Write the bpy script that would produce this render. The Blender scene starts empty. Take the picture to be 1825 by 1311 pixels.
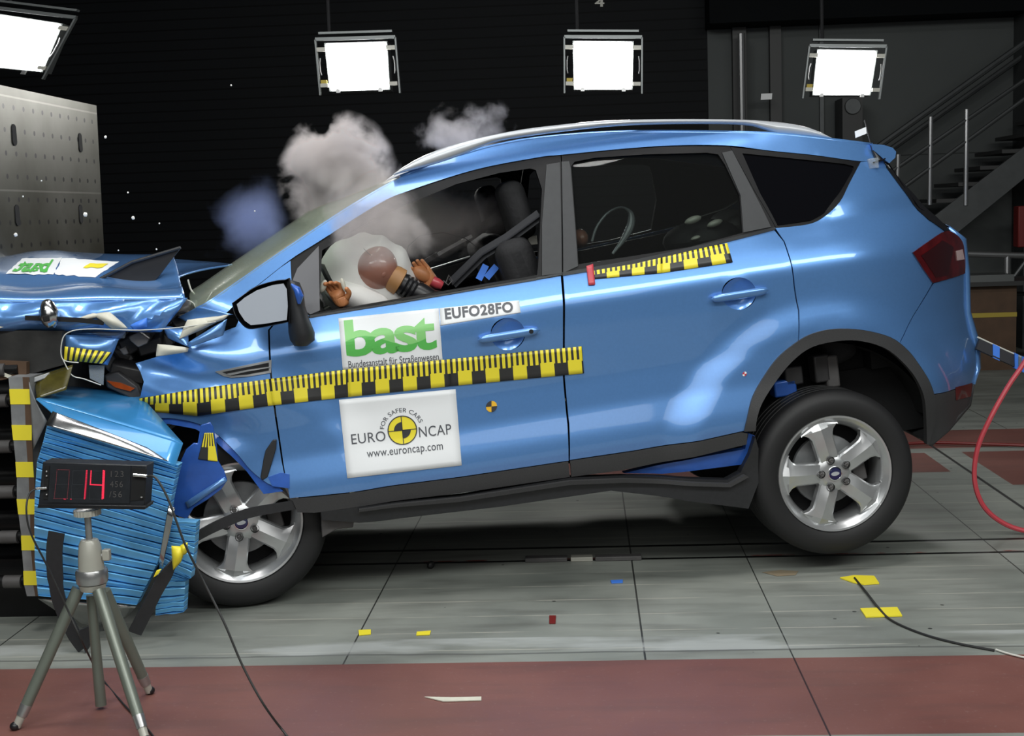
import bpy, bmesh, math, random
from math import sin, cos, radians as R, pi, atan2, sqrt, hypot
from mathutils import Vector, Matrix, geometry, noise
random.seed(7)
SC = bpy.context.scene
COL = SC.collection

# ------------------------------------------------------------------ camera
f = 2350.; CX, CY = 912.5, 655.5
psi = R(3.3); th = math.atan(278/f); ro = .034; H = 1.56
Fv = Vector((-sin(psi)*cos(th), cos(psi)*cos(th), -sin(th)))
r0 = Vector((cos(psi), sin(psi), 0)); u0 = r0.cross(Fv)
RT = cos(ro)*r0 - sin(ro)*u0; UP = sin(ro)*r0 + cos(ro)*u0
cam = bpy.data.cameras.new('camera'); co = bpy.data.objects.new('camera', cam); COL.objects.link(co)
co.matrix_world = Matrix(((RT.x, UP.x, -Fv.x, 0), (RT.y, UP.y, -Fv.y, 0), (RT.z, UP.z, -Fv.z, H), (0, 0, 0, 1)))
cam.sensor_width = 36; cam.lens = f/1825*36; cam.clip_start = .05; cam.clip_end = 100
SC.camera = co
# ------------------------------------------------------------------ world, exposure, lights
w = bpy.data.worlds.new('world'); SC.world = w; w.use_nodes = True
w.node_tree.nodes['Background'].inputs[0].default_value = (.55, .65, .75, 1)
w.node_tree.nodes['Background'].inputs[1].default_value = .035
SC.view_settings.view_transform = 'Standard'; SC.view_settings.look = 'None'
SC.view_settings.exposure = 0.0; SC.view_settings.gamma = 1; SC.view_settings.use_curve_mapping = False

def area(name, loc, target, sx, sy, e, col=(1, .98, .95)):
    l = bpy.data.lights.new(name, 'AREA'); l.shape = 'RECTANGLE'; l.size = sx; l.size_y = sy; l.energy = e; l.color = col
    o = bpy.data.objects.new(name, l); COL.objects.link(o); o.location = loc
    o.rotation_euler = (Vector(target)-Vector(loc)).to_track_quat('-Z', 'Y').to_euler(); return o
area('ceiling_flood_light', (-2.4, 4.2, 5.4), (-1.8, 4.9, .6), 1.2, .6, 62)
area('ceiling_flood_light', (0.9, 4.2, 5.4), (0.6, 5.0, .6), 1.2, .6, 62)
area('ceiling_bank_light', (.9, .55, 4.6), (.3, 5.0, .5), 10.5, 1.0, 330, (.97, 1, .97))
area('side_bank_light', (.2, -2.4, 3.6), (0, 5.0, .9), 6.5, 2.8, 100, (1, .99, .96))
area('ceiling_bank_light', (-1.0, 5.6, 5.2), (-.8, 5.6, 0), 5.0, .7, 75, (.93, .97, 1))

# ------------------------------------------------------------------ materials
def newmat(name):
    m = bpy.data.materials.new(name); m.use_nodes = True
    return m, m.node_tree, m.node_tree.nodes['Principled BSDF']
def mat(name, c, rough=.5, metal=0., coat=0., nz=0., ns=20., bump=0., c2=None, emit=None, es=0., spec=None):
    m, nt, b = newmat(name); N_ = nt.nodes; L = nt.links
    b.inputs['Base Color'].default_value = (*c, 1); b.inputs['Roughness'].default_value = rough; b.inputs['Metallic'].default_value = metal
    b.inputs['Coat Weight'].default_value = coat; b.inputs['Coat Roughness'].default_value = .04
    if spec is not None: b.inputs['Specular IOR Level'].default_value = spec
    tc = N_.new('ShaderNodeTexCoord')
    n = N_.new('ShaderNodeTexNoise'); n.inputs['Scale'].default_value = ns; n.inputs['Detail'].default_value = 6
    L.new(tc.outputs['Object'], n.inputs['Vector'])
    r = N_.new('ShaderNodeValToRGB'); r.color_ramp.elements[0].position = .3; r.color_ramp.elements[1].position = .7
    cc = c2 if c2 else tuple(x*(1-nz) for x in c)
    r.color_ramp.elements[0].color = (*cc, 1); r.color_ramp.elements[1].color = (*c, 1)
    L.new(n.outputs['Fac'], r.inputs['Fac']); L.new(r.outputs['Color'], b.inputs['Base Color'])
    if bump:
        bp = N_.new('ShaderNodeBump'); bp.inputs['Strength'].default_value = bump; bp.inputs['Distance'].default_value = .01
        L.new(n.outputs['Fac'], bp.inputs['Height']); L.new(bp.outputs['Normal'], b.inputs['Normal'])
    if emit: b.inputs['Emission Color'].default_value = (*emit, 1); b.inputs['Emission Strength'].default_value = es
    return m
M = {}
M['paint'] = mat('blue_metallic_paint', (.13, .31, .68), .31, .5, 1., .05, 90)
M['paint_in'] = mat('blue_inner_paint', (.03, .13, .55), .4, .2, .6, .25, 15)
M['clad'] = mat('grey_textured_plastic', (.042, .042, .044), .6, 0, 0, .15, 200, .1)
M['skirt'] = mat('dark_skirt_plastic', (.022, .023, .026), .5, 0, 0, .2, 60, .05)
M['black'] = mat('black_plastic', (.012, .012, .014), .35, 0, 0, .2, 30)
M['frame'] = mat('window_frame_plastic', (.008, .008, .009), .5, 0, 0, .2, 30, spec=.2)
M['pillar'] = mat('pillar_trim_plastic', (.045, .047, .05), .55, 0, 0, .1, 40, spec=.3)
M['matte'] = mat('matte_black', (.006, .006, .007), .85, 0, 0, .3, 20)
M['rubber'] = mat('tyre_rubber', (.018, .018, .02), .62, 0, 0, .25, 40, .1)
M['alloy'] = mat('silver_alloy', (.56, .57, .58), .3, .75, .5, .04, 40)
M['chrome'] = mat('chrome', (.85, .85, .85), .12, 1)
M['silver'] = mat('silver_rail', (.50, .52, .55), .38, .25, .4, .04, 20)
M['steel'] = mat('raw_steel', (.34, .35, .36), .45, .4, 0, .4, 12, .05)
M['alum'] = mat('aluminium_sheet', (.7, .7, .7), .2, 1, 0, .35, 8, .15)
M['red'] = mat('red_lens', (.13, .004, .006), .12, 0, 1, .6, 14)
M['redclear'] = mat('pale_lens', (.75, .55, .55), .15, 0, 1)
M['white'] = mat('white_vinyl', (.82, .84, .86), .45, 0, .0)
M['ink'] = mat('black_ink', (.035, .035, .04), .5)
M['inkgrey'] = mat('grey_ink', (.09, .095, .11), .5)
M['yel'] = mat('yellow_vinyl', (.85, .72, .04), .45)
M['blueh'] = mat('blue_honeycomb', (.17, .52, .88), .45, .15, .2, .3, 6)
M['bluesheet'] = mat('blue_cladding_sheet', (.05, .30, .66), .3, .2, .5, .25, 5)
M['slab'] = mat('dirty_black_slab', (.035, .034, .032), .55, 0, 0, .7, 9, .3, c2=(.01, .01, .01))
M['sail_hazed'] = mat('sail_trim_hazed', (.10, .10, .11), .5)  # black plastic lightened to grey: the haze over it is put into the colour
M['dred'] = mat('dark_red_lens', (.035, .003, .004), .15, 0, 1)
M['module'] = mat('grey_module', (.16, .15, .15), .5, 0, 0, .3, 20)
M['whitest'] = mat('white_label', (.95, .95, .95), .5)
M['worn'] = mat('worn_wood', (.26, .21, .14), .7)
M['bluecut'] = mat('blue_tape', (.06, .22, .8), .5)
M['cream'] = mat('cream_trim', (.68, .66, .56), .6, 0, 0, .15, 20, .2)
M['debris'] = mat('engine_bay_plastic', (.045, .043, .045), .45, .1, 0, .4, 12, .2)
M['dgrey'] = mat('dark_grey_part', (.10, .095, .095), .5, .1, 0, .3, 12)
M['orange'] = mat('amber_lens', (.42, .07, .01), .2, 0, .8, .6, 12)
M['skin'] = mat('dummy_head_skin', (.40, .18, .13), .35, 0, .6, .12, 8)
M['skin2'] = mat('dummy_hand_skin', (.58, .23, .09), .5, 0, .1, .3, 12)
M['tan'] = mat('tan_skirt', (.45, .23, .09), .5)
M['bag'] = mat('airbag_cloth', (.86, .85, .83), .8, 0, 0, .08, 10, .2)
M['seat'] = mat('seat_fabric', (.010, .010, .012), .8, 0, 0, .3, 60, .2)
M['belt'] = mat('seatbelt_webbing', (.02, .021, .026), .6)
M['tripod'] = mat('tripod_green_grey', (.17, .19, .16), .4, .35, .2, .08, 20)
M['tripodh'] = mat('tripod_head_grey', (.42, .41, .36), .4, .1, .3, .06, 20)
M['box'] = mat('display_housing', (.015, .017, .022), .45, 0, 0, .3, 40)
M['led'] = mat('led_bright', (.6, .02, .04), .4, emit=(1, .03, .08), es=1.1)
M['ledm'] = mat('led_mid', (.5, .02, .04), .4, emit=(1, .04, .12), es=.45)
M['ledd'] = mat('led_dim', (.2, .05, .06), .5, emit=(.6, .1, .15), es=.10)
M['hose'] = mat('red_hose', (.55, .06, .08), .4, 0, .3, .1, 10)
M['cable'] = mat('black_cable', (.02, .02, .02), .45)
M['wire'] = mat('white_wire', (.6, .6, .55), .5)
M['lampm'] = mat('lamp_housing', (.16, .17, .17), .4, .6)
M['lampd'] = mat('lamp_inner', (.03, .03, .03), .5)
M['stair'] = mat('stair_steel', (.085, .09, .092), .45, .5, 0, .2, 10)
M['rail'] = mat('stainless_rail', (.42, .42, .42), .3, .8)
M['crate'] = mat('brown_crate', (.10, .055, .03), .7, 0, 0, .3, 8)
M['cratey'] = mat('crate_band', (.40, .30, .04), .6)
M['redbox'] = mat('red_cabinet', (.16, .012, .010), .5)
M['metalb'] = mat('load_cell_black', (.006, .006, .007), .4, .3, 0, .5, 10)
M['darkglass_s'] = mat('dark_privacy_glass', (.003, .003, .004), .06, 0, 0)
M['mirror'] = mat('mirror_glass', (.46, .50, .57), .25, .15)
M['clear'] = None
def glassm(name, tint, alpha, col=(.02, .02, .02), rough=.03):
    m, nt, b = newmat(name); N_ = nt.nodes; L = nt.links
    b.inputs['Base Color'].default_value = (*col, 1); b.inputs['Roughness'].default_value = rough
    b.inputs['Coat Weight'].default_value = 0
    t = N_.new('ShaderNodeBsdfTransparent'); t.inputs[0].default_value = (*tint, 1)
    mx = N_.new('ShaderNodeMixShader'); mx.inputs[0].default_value = alpha
    L.new(t.outputs[0], mx.inputs[1]); L.new(b.outputs[0], mx.inputs[2]); L.new(mx.outputs[0], N_['Material Output'].inputs['Surface'])
    return m
M['glass'] = glassm('tinted_glass', (.82, .86, .84), .2)
M['wind'] = glassm('cracked_windscreen_glass', (.88, .93, .86), .26, (.42, .46, .38), .25)
M['clear'] = glassm('clear_plastic', (.9, .93, .95), .3, (.5, .55, .6), .1)
M['lampglow'] = mat('flood_lens', (1, 1, 1), .5, emit=(1, 1, .97), es=60.)

def math_node(nt, op, a, b=None, c=None):
    n = nt.nodes.new('ShaderNodeMath'); n.operation = op
    for i, x in enumerate((a, b, c)):
        if x is None: continue
        if isinstance(x, (int, float)): n.inputs[i].default_value = x
        else: nt.links.new(x, n.inputs[i])
    return n.outputs[0]
def mixc(nt, fac, a, b):
    n = nt.nodes.new('ShaderNodeMix'); n.data_type = 'RGBA'
    for sock, x in ((n.inputs[0], fac), (n.inputs[6], a), (n.inputs[7], b)):
        if isinstance(x, (tuple, list)): sock.default_value = (*x, 1)
        elif isinstance(x, (int, float)): sock.default_value = x
        else: nt.links.new(x, sock)
    return n.outputs[2]
# ruler tape: black and yellow blocks with tick stripes, from the strip's UV (u counts block pairs)
def tape_mat(name, vcut=.47, sy=(.85, .72, .04), bk=(.03, .03, .03)):
    m, nt, b = newmat(name)
    uv = nt.nodes.new('ShaderNodeUVMap'); s = nt.nodes.new('ShaderNodeSeparateXYZ'); nt.links.new(uv.outputs[0], s.inputs[0])
    u, v = s.outputs[0], s.outputs[1]
    p = math_node(nt, 'FRACT', u)
    blk = math_node(nt, 'GREATER_THAN', p, .5)
    st = math_node(nt, 'LESS_THAN', math_node(nt, 'FRACT', math_node(nt, 'MULTIPLY', math_node(nt, 'ADD', u, .06), 5.)), .45)
    cut = math_node(nt, 'SUBTRACT', vcut+.06, math_node(nt, 'MULTIPLY', blk, .06))
    top = math_node(nt, 'GREATER_THAN', v, cut)
    fac = math_node(nt, 'ADD', math_node(nt, 'MULTIPLY', top, st), math_node(nt, 'MULTIPLY', math_node(nt, 'SUBTRACT', 1., top), blk))
    nt.links.new(mixc(nt, fac, sy, bk), b.inputs['Base Color']); b.inputs['Roughness'].default_value = .4
    return m
M['tape'] = tape_mat('ruler_tape')
M['tape_ticks'] = tape_mat('ruler_tape_torn', -.1)
# two-tone green lettering: the darker tone below a slanted edge, from the lettering's UV
def two_green():
    m, nt, b = newmat('two_tone_green_ink')
    uv = nt.nodes.new('ShaderNodeUVMap'); s = nt.nodes.new('ShaderNodeSeparateXYZ'); nt.links.new(uv.outputs[0], s.inputs[0])
    wv = math_node(nt, 'MULTIPLY', math_node(nt, 'SINE', math_node(nt, 'MULTIPLY', s.outputs[0], 7.)), .12)
    fac = math_node(nt, 'LESS_THAN', s.outputs[1], math_node(nt, 'ADD', wv, .5))
    nt.links.new(mixc(nt, fac, (.25, .62, .20), (.10, .47, .09)), b.inputs['Base Color']); b.inputs['Roughness'].default_value = .45
    return m
M['green'] = two_green()

# ------------------------------------------------------------------ helpers
def ray(px, py):
    a = (px-CX)/f; b = -(py-CY)/f
    return Fv + a*RT + b*UP
def pt(px, py, Y):
    d = ray(px, py); t = Y/d.y; return Vector((d.x*t, Y, H+d.z*t))
def gz(px, py, z=0.):
    d = ray(px, py); t = (z-H)/d.z; return Vector((d.x*t, d.y*t, z))
def tag(o, label=None, cat=None, group=None, kind=None):
    if label: o['label'] = label
    if cat: o['category'] = cat
    if group: o['group'] = group
    if kind: o['kind'] = kind
    return o
def empty(name, loc=(0, 0, 0), label=None, cat=None, group=None):
    o = bpy.data.objects.new(name, None); COL.objects.link(o); o.location = loc; o.empty_display_size = .05
    return tag(o, label, cat, group)
class MB:
    def __init__(s): s.v = []; s.f = []; s.uv = {}
    def add(s, vs, fs):
        n = len(s.v); s.v += [Vector(x) for x in vs]; s.f += [tuple(i+n for i in q) for q in fs]; return n
    def box(s, a, b):
        (x0, y0, z0), (x1, y1, z1) = a, b
        s.add([(x0, y0, z0), (x1, y0, z0), (x1, y1, z0), (x0, y1, z0), (x0, y0, z1), (x1, y0, z1), (x1, y1, z1), (x0, y1, z1)],
              [(0, 3, 2, 1), (4, 5, 6, 7), (0, 1, 5, 4), (1, 2, 6, 5), (2, 3, 7, 6), (3, 0, 4, 7)]); return s
    def obox(s, c, ax, ay, az):
        c, ax, ay, az = map(Vector, (c, ax, ay, az))
        s.add([c+i*ax+j*ay+k*az for k in (-1, 1) for i, j in ((-1, -1), (1, -1), (1, 1), (-1, 1))],
              [(0, 3, 2, 1), (4, 5, 6, 7), (0, 1, 5, 4), (1, 2, 6, 5), (2, 3, 7, 6), (3, 0, 4, 7)]); return s
    def tube(s, path, r, n=10, cap=True):
        path = [Vector(p) for p in path]; rs = r if isinstance(r, (list, tuple)) else [r]*len(path)
        t0 = (path[1]-path[0]).normalized(); up = Vector((0, 0, 1)) if abs(t0.z) < .9 else Vector((1, 0, 0))
        x = t0.cross(up).normalized(); rings = []
        for i, p in enumerate(path):
            a = path[max(0, i-1)]; b = path[min(len(path)-1, i+1)]; t = (b-a).normalized()
            x = (x-t*x.dot(t)).normalized(); y = t.cross(x)
            rings.append(len(s.v)); s.v += [p+rs[i]*(cos(2*pi*k/n)*x+sin(2*pi*k/n)*y) for k in range(n)]
        for a, b in zip(rings, rings[1:]):
            s.f += [(a+k, a+(k+1) % n, b+(k+1) % n, b+k) for k in range(n)]
        if cap:
            s.f.append(tuple(rings[0]+k for k in range(n))[::-1]); s.f.append(tuple(rings[-1]+k for k in range(n)))
        return s
    def strap(s, path, wd, side, th=.003):
        path = [Vector(p) for p in path]; sides = side if isinstance(side, list) else [side]*len(path); rings = []
        wds = wd if isinstance(wd, list) else [wd]*len(path)
        for i, p in enumerate(path):
            t = (path[min(len(path)-1, i+1)]-path[max(0, i-1)]).normalized(); a = Vector(sides[i]); a = (a-t*a.dot(t)).normalized(); n_ = t.cross(a)
            rings.append(len(s.v)); s.v += [p+a*wds[i]/2*i0+n_*th/2*j for i0, j in ((-1, -1), (1, -1), (1, 1), (-1, 1))]
        for a, b in zip(rings, rings[1:]): s.f += [(a+k, a+(k+1) % 4, b+(k+1) % 4, b+k) for k in range(4)]
        s.f.append(tuple(rings[0]+k for k in range(4))[::-1]); s.f.append(tuple(rings[-1]+k for k in range(4))); return s
    def lathe(s, prof, c, axis, n=48, closed=False):
        c, ax = Vector(c), Vector(axis).normalized(); up = Vector((0, 0, 1)) if abs(ax.z) < .9 else Vector((1, 0, 0))
        x = ax.cross(up).normalized(); y = ax.cross(x); rings = []
        for r, h in prof:
            rings.append(len(s.v)); s.v += [c+ax*h+r*(cos(2*pi*k/n)*x+sin(2*pi*k/n)*y) for k in range(n)]
        pr = list(zip(rings, rings[1:])) + ([(rings[-1], rings[0])] if closed else [])
        for a, b in pr: s.f += [(a+k, a+(k+1) % n, b+(k+1) % n, b+k) for k in range(n)]
        return s
    def grid(s, rows, close=False):
        n = len(rows[0]); b0 = len(s.v)
        for r in rows: s.v += [Vector(p) for p in r]
        for i in range(len(rows)-1):
            for j in range(n-1): s.f.append((b0+i*n+j, b0+i*n+j+1, b0+(i+1)*n+j+1, b0+(i+1)*n+j))
        return s
    def prism(s, poly, d):
        poly = [Vector(p) for p in poly]; d = Vector(d); n = len(poly)
        s.add(poly+[p+d for p in poly], [tuple(range(n))[::-1], tuple(range(n, 2*n))]+[(i, (i+1) % n, n+(i+1) % n, n+i) for i in range(n)]); return s
    def ell(s, c, rx, ry, rz, n=20, m=12, rot=None, fn=None):
        c = Vector(c); rows = []
        for i in range(m+1):
            t = pi*i/m; r = []
            for k in range(n+1):
                a = 2*pi*k/n; d = Vector((sin(t)*cos(a), sin(t)*sin(a), cos(t)))
                p = Vector((d.x*rx, d.y*ry, d.z*rz))
                if fn: p = fn(p, d)
                if rot: p = rot @ p
                r.append(c+p)
            rows.append(r)
        return s.grid(rows)
    def build(s, name, m, parent=None, smooth=True, ang=35, bevel=0, solid=0, sub=0, kind=None, label=None, weld=True):
        me = bpy.data.meshes.new(name); me.from_pydata([tuple(v) for v in s.v], [], s.f)
        bm = bmesh.new(); bm.from_mesh(me)
        if weld: bmesh.ops.remove_doubles(bm, verts=bm.verts, dist=1e-6)
        bmesh.ops.recalc_face_normals(bm, faces=bm.faces)
        for fc in bm.faces: fc.smooth = smooth
        for e in bm.edges:
            if len(e.link_faces) == 2 and e.calc_face_angle(0) > R(ang): e.smooth = False
        bm.to_mesh(me); bm.free()
        me.materials.append(M[m] if isinstance(m, str) else m)
        o = bpy.data.objects.new(name, me); COL.objects.link(o)
        if parent: o.parent = parent
        if solid:
            k = o.modifiers.new('s', 'SOLIDIFY'); k.thickness = solid; k.offset = 0
        if bevel:
            k = o.modifiers.new('b', 'BEVEL'); k.width = bevel; k.segments = 2; k.limit_method = 'ANGLE'; k.angle_limit = R(40)
        if sub:
            k = o.modifiers.new('u', 'SUBSURF'); k.levels = sub; k.render_levels = sub
        if kind: o['kind'] = kind
        if label: o['label'] = label
        return o
def cr(pts, step=8, closed=False):
    """Catmull-Rom through 2D or 3D points"""
    P_ = [Vector(p) for p in pts]; out = []; n = len(P_)
    for i in range(n if closed else n-1):
        a = P_[(i-1) % n] if closed or i else P_[0]; b = P_[i]; c = P_[(i+1) % n]; d = P_[(i+2) % n] if closed or i+2 < n else P_[-1]
        for k in range(step):
            t = k/step; out.append(.5*((2*b)+(c-a)*t+(2*a-5*b+4*c-d)*t*t+(3*b-a-3*c+d)*t**3))
    if not closed: out.append(P_[-1])
    return out
def crp(pts, step=6): return [tuple(p) for p in cr(pts, step)]
def ss(a, b, x):
    t = min(1, max(0, (x-a)/(b-a))); return t*t*(3-2*t)

# ------------------------------------------------------------------ the hall
def floor_mat():
    m, nt, b = newmat('hall_floor_paint'); L = nt.links
    geo = nt.nodes.new('ShaderNodeNewGeometry'); s = nt.nodes.new('ShaderNodeSeparateXYZ'); L.new(geo.outputs['Position'], s.inputs[0])
    X, Y = math_node(nt, 'MULTIPLY', s.outputs[0], .9808), math_node(nt, 'MULTIPLY', s.outputs[1], .9808)
    def nz(scale, detail=8, sx=1, sy=1, dist=0):
        mp = nt.nodes.new('ShaderNodeMapping'); mp.inputs['Scale'].default_value = (sx, sy, 1); L.new(geo.outputs['Position'], mp.inputs[0])
        n = nt.nodes.new('ShaderNodeTexNoise'); n.inputs['Scale'].default_value = scale; n.inputs['Detail'].default_value = detail; n.inputs['Distortion'].default_value = dist
        L.new(mp.outputs[0], n.inputs[0]); return n.outputs['Fac']
    def band(c, a, b_): return math_node(nt, 'MULTIPLY', math_node(nt, 'GREATER_THAN', c, a), math_node(nt, 'LESS_THAN', c, b_))
    def rr(x, lo, hi):
        n = nt.nodes.new('ShaderNodeMapRange'); n.inputs[1].default_value = lo; n.inputs[2].default_value = hi; L.new(x, n.inputs[0]); return n.outputs[0]
    n1 = nz(1.6, 9); n2 = nz(6, 10, .35, 1.6); n3 = nz(60, 4)
    grey = mixc(nt, rr(n1, .3, .7), (.185, .20, .182), (.295, .31, .28))
    grey = mixc(nt, math_node(nt, 'MULTIPLY', rr(n2, .48, .75), .5), grey, (.08, .08, .07))
    # board joints: light hairlines across, dark joints in depth
    yj = math_node(nt, 'LESS_THAN', math_node(nt, 'FRACT', math_node(nt, 'DIVIDE', Y, .195)), .04)
    yj = math_node(nt, 'MULTIPLY', yj, rr(nz(3, 4), .40, .55))
    grey = mixc(nt, math_node(nt, 'MULTIPLY', yj, .8), grey, (.42, .41, .36))
    for xs, wd in ((-.87, .006), (.17, .007), (.67, .005), (1.75, .006), (-2.2, .006), (2.75, .006)):
        grey = mixc(nt, math_node(nt, 'MULTIPLY', band(X, xs-wd/2, xs+wd/2), .9), grey, (.012, .012, .012))
    # pale strip along the paint edge
    pale = math_node(nt, 'MULTIPLY', band(Y, 4.45, 4.62), rr(nz(2.2, 5, .6, 2), .48, .6))
    grey = mixc(nt, math_node(nt, 'MULTIPLY', pale, .75), grey, (.42, .44, .43))
    grey = mixc(nt, math_node(nt, 'MULTIPLY', band(math_node(nt, 'ADD', Y, math_node(nt, 'MULTIPLY', n1, .05)), 4.465, 4.48), .6), grey, (.06, .06, .06))
    vo = nt.nodes.new('ShaderNodeTexVoronoi'); vo.inputs['Scale'].default_value = 5.5; L.new(geo.outputs['Position'], vo.inputs['Vector'])
    grey = mixc(nt, math_node(nt, 'MULTIPLY', math_node(nt, 'LESS_THAN', vo.outputs['Distance'], .045), .85), grey, (.02, .02, .02))
    grey = mixc(nt, math_node(nt, 'MULTIPLY', rr(nz(.9, 6, 1, 1, .6), .56, .72), .55), grey, (.10, .10, .09))
    red = mixc(nt, rr(n1, .35, .7), (.150, .060, .050), (.205, .085, .070))
    red = mixc(nt, math_node(nt, 'MULTIPLY', rr(n2, .5, .8), .6), red, (.10, .055, .05))
    red = mixc(nt, math_node(nt, 'MULTIPLY', rr(n3, .62, .72), .25), red, (.3, .2, .18))
    jj = math_node(nt, 'ADD', band(X, .667, .673), 0.)
    red = mixc(nt, jj, red, (.03, .012, .012))
    g = grey
    g = mixc(nt, band(Y, 3.70, 4.36), g, red)
    g = mixc(nt, band(Y, 8.12, 8.75), g, red)
    g = mixc(nt, math_node(nt, 'MULTIPLY', band(Y, 7.40, 7.98), math_node(nt, 'LESS_THAN', X, 2.02)), g, red)
    g = mixc(nt, math_node(nt, 'MULTIPLY', band(Y, 7.02, 7.98), math_node(nt, 'GREATER_THAN', X, 2.24)), g, red)
    g = mixc(nt, math_node(nt, 'MULTIPLY', band(Y, 6.3, 6.82), math_node(nt, 'GREATER_THAN', X, 2.24)), g, red)
    # guide rail slots
    g = mixc(nt, band(Y, 5.655, 5.682), g, (.002, .002, .002))
    g = mixc(nt, band(Y, 5.875, 5.905), g, (.002, .002, .002))
    g = mixc(nt, math_node(nt, 'MULTIPLY', band(Y, 5.682, 5.700), rr(nz(8, 4), .5, .6)), g, (.20, .06, .05))
    g = mixc(nt, band(X, 2.11, 2.13), g, (.03, .03, .03))
    L.new(g, b.inputs['Base Color'])
    L.new(math_node(nt, 'ADD', math_node(nt, 'MULTIPLY', n1, .35), .3), b.inputs['Roughness'])
    bp = nt.nodes.new('ShaderNodeBump'); bp.inputs['Strength'].default_value = .12; bp.inputs['Distance'].default_value = .01
    L.new(n2, bp.inputs['Height']); L.new(bp.outputs[0], b.inputs['Normal'])
    return m
MB().box((-9, 1.5, -.1), (9, 14.2, 0)).build('floor', floor_mat(), kind='structure', smooth=False)
def wall_mat(name, c, period, depth, jit=.3):
    m, nt, b = newmat(name); L = nt.links
    geo = nt.nodes.new('ShaderNodeNewGeometry'); s = nt.nodes.new('ShaderNodeSeparateXYZ'); L.new(geo.outputs['Position'], s.inputs[0])
    fr = math_node(nt, 'FRACT', math_node(nt, 'DIVIDE', s.outputs[2], period))
    gap = math_node(nt, 'LESS_THAN', fr, depth)
    n = nt.nodes.new('ShaderNodeTexNoise'); n.inputs['Scale'].default_value = 1.1; n.inputs['Detail'].default_value = 8; L.new(geo.outputs['Position'], n.inputs[0])
    base = mixc(nt, n.outputs['Fac'], tuple(x*(1-jit) for x in c), c)
    L.new(mixc(nt, gap, base, tuple(x*.25 for x in c)), b.inputs['Base Color']); b.inputs['Roughness'].default_value = .6; b.inputs['Specular IOR Level'].default_value = .12
    return m
M['wall'] = wall_mat('dark_slatted_wall', (.0075, .0085, .010), .105, .16)
M['wallc'] = wall_mat('grey_concrete_wall', (.105, .113, .112), 2.0, .004)
M['ceil'] = mat('ceiling_black', (.005, .006, .007), .8, 0, 0, .3, 2, spec=.1)
YW = 14.0
xr = pt(1264, 300, YW).x
MB().box((-9, YW, 0), (xr, YW+.15, 7.0)).build('wall_back', 'wall', kind='structure', smooth=False)
zt = pt(1400, 48, YW).z
MB().box((xr, YW-.02, 0), (9, YW+.15, zt)).build('wall_right', 'wallc', kind='structure', smooth=False)
MB().box((xr-.02, YW-.5, zt), (9, YW+.15, 7.0)).build('trim_1', 'ceil', kind='structure', smooth=False)
MB().box((-9, 6.5, 6.6), (9, 14.2, 6.8)).build('ceiling', 'ceil', kind='structure', smooth=False)
# vertical members on the right-hand wall
for i, (a, b, c, d) in enumerate(((1308, 1332, 50, .12), (1374, 1394, 50, .10), (1463, 1470, 60, .05))):
    x0 = pt(a, 300, YW-.1).x; x1 = pt(b, 300, YW-.1).x
    MB().box((x0, YW-.02-d, 0), (x1, YW-.01, zt)).build('trim_%d' % (i+2), 'lampd' if i < 2 else 'stair', kind='structure', smooth=False)
x0 = pt(1820, 300, YW-.3).x; MB().box((x0, YW-.4, 0), (x0+.3, YW, 3.4)).build('trim_5', 'stair', kind='structure', smooth=False)
p0 = pt(1321, 60, YW-.35)
MB().tube([(p0.x, YW-.35, 0), (p0.x, YW-.35, p0.z)], .035, 10).build('standpipe', 'rail'); o = bpy.data.objects['standpipe']; tag(o, 'thin vertical steel pipe standing before the grey wall right of centre', 'pipe')
# number on the wall
def text2d(s, bold=0., space=1., shear=0.):
    cu = bpy.data.curves.new('t', 'FONT'); cu.body = s; cu.size = 1; cu.offset = bold; cu.space_character = space; cu.resolution_u = 4; cu.shear = shear
    o = bpy.data.objects.new('t', cu); COL.objects.link(o)
    dg = bpy.context.evaluated_depsgraph_get(); me = bpy.data.meshes.new_from_object(o.evaluated_get(dg))
    vs = [(v.co.x, v.co.y) for v in me.vertices]; fs = [tuple(p.vertices) for p in me.polygons]
    bpy.data.objects.remove(o); bpy.data.meshes.remove(me)
    return vs, fs
def norm(vs, fs, x0, x1, y0, y1):
    xs = [v[0] for v in vs]; ys = [v[1] for v in vs]; a, b, c, d = min(xs), max(xs), min(ys), max(ys)
    return [(x0+(x-a)/(b-a)*(x1-x0), y0+(y-c)/(d-c)*(y1-y0)) for x, y in vs], fs
def cutmesh(vs, fs, ny=8, nx=0):
    bm = bmesh.new(); bv = [bm.verts.new((x, y, 0)) for x, y in vs]
    for q in fs:
        try: bm.faces.new([bv[i] for i in q])
        except ValueError: pass
    ys = [v[1] for v in vs]; xs = [v[0] for v in vs]
    for k in range(1, ny):
        bmesh.ops.bisect_plane(bm, geom=bm.verts[:]+bm.edges[:]+bm.faces[:], plane_co=(0, min(ys)+(max(ys)-min(ys))*k/ny, 0), plane_no=(0, 1, 0))
    for k in range(1, nx):
        bmesh.ops.bisect_plane(bm, geom=bm.verts[:]+bm.edges[:]+bm.faces[:], plane_co=(min(xs)+(max(xs)-min(xs))*k/nx, 0, 0), plane_no=(1, 0, 0))
    bm.verts.index_update()
    r = [(v.co.x, v.co.y) for v in bm.verts], [tuple(v.index for v in fc.verts) for fc in bm.faces]; bm.free(); return r
vs, fs = norm(*text2d('4', .02), 1060, 1077, 12, -4)
mb = MB(); mb.add([pt(x, y, YW-.004) for x, y in vs], fs); tag(mb.build('bay_number', 'tripodh', smooth=False), 'grey painted numeral 4 high on the dark wall', 'number')

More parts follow.
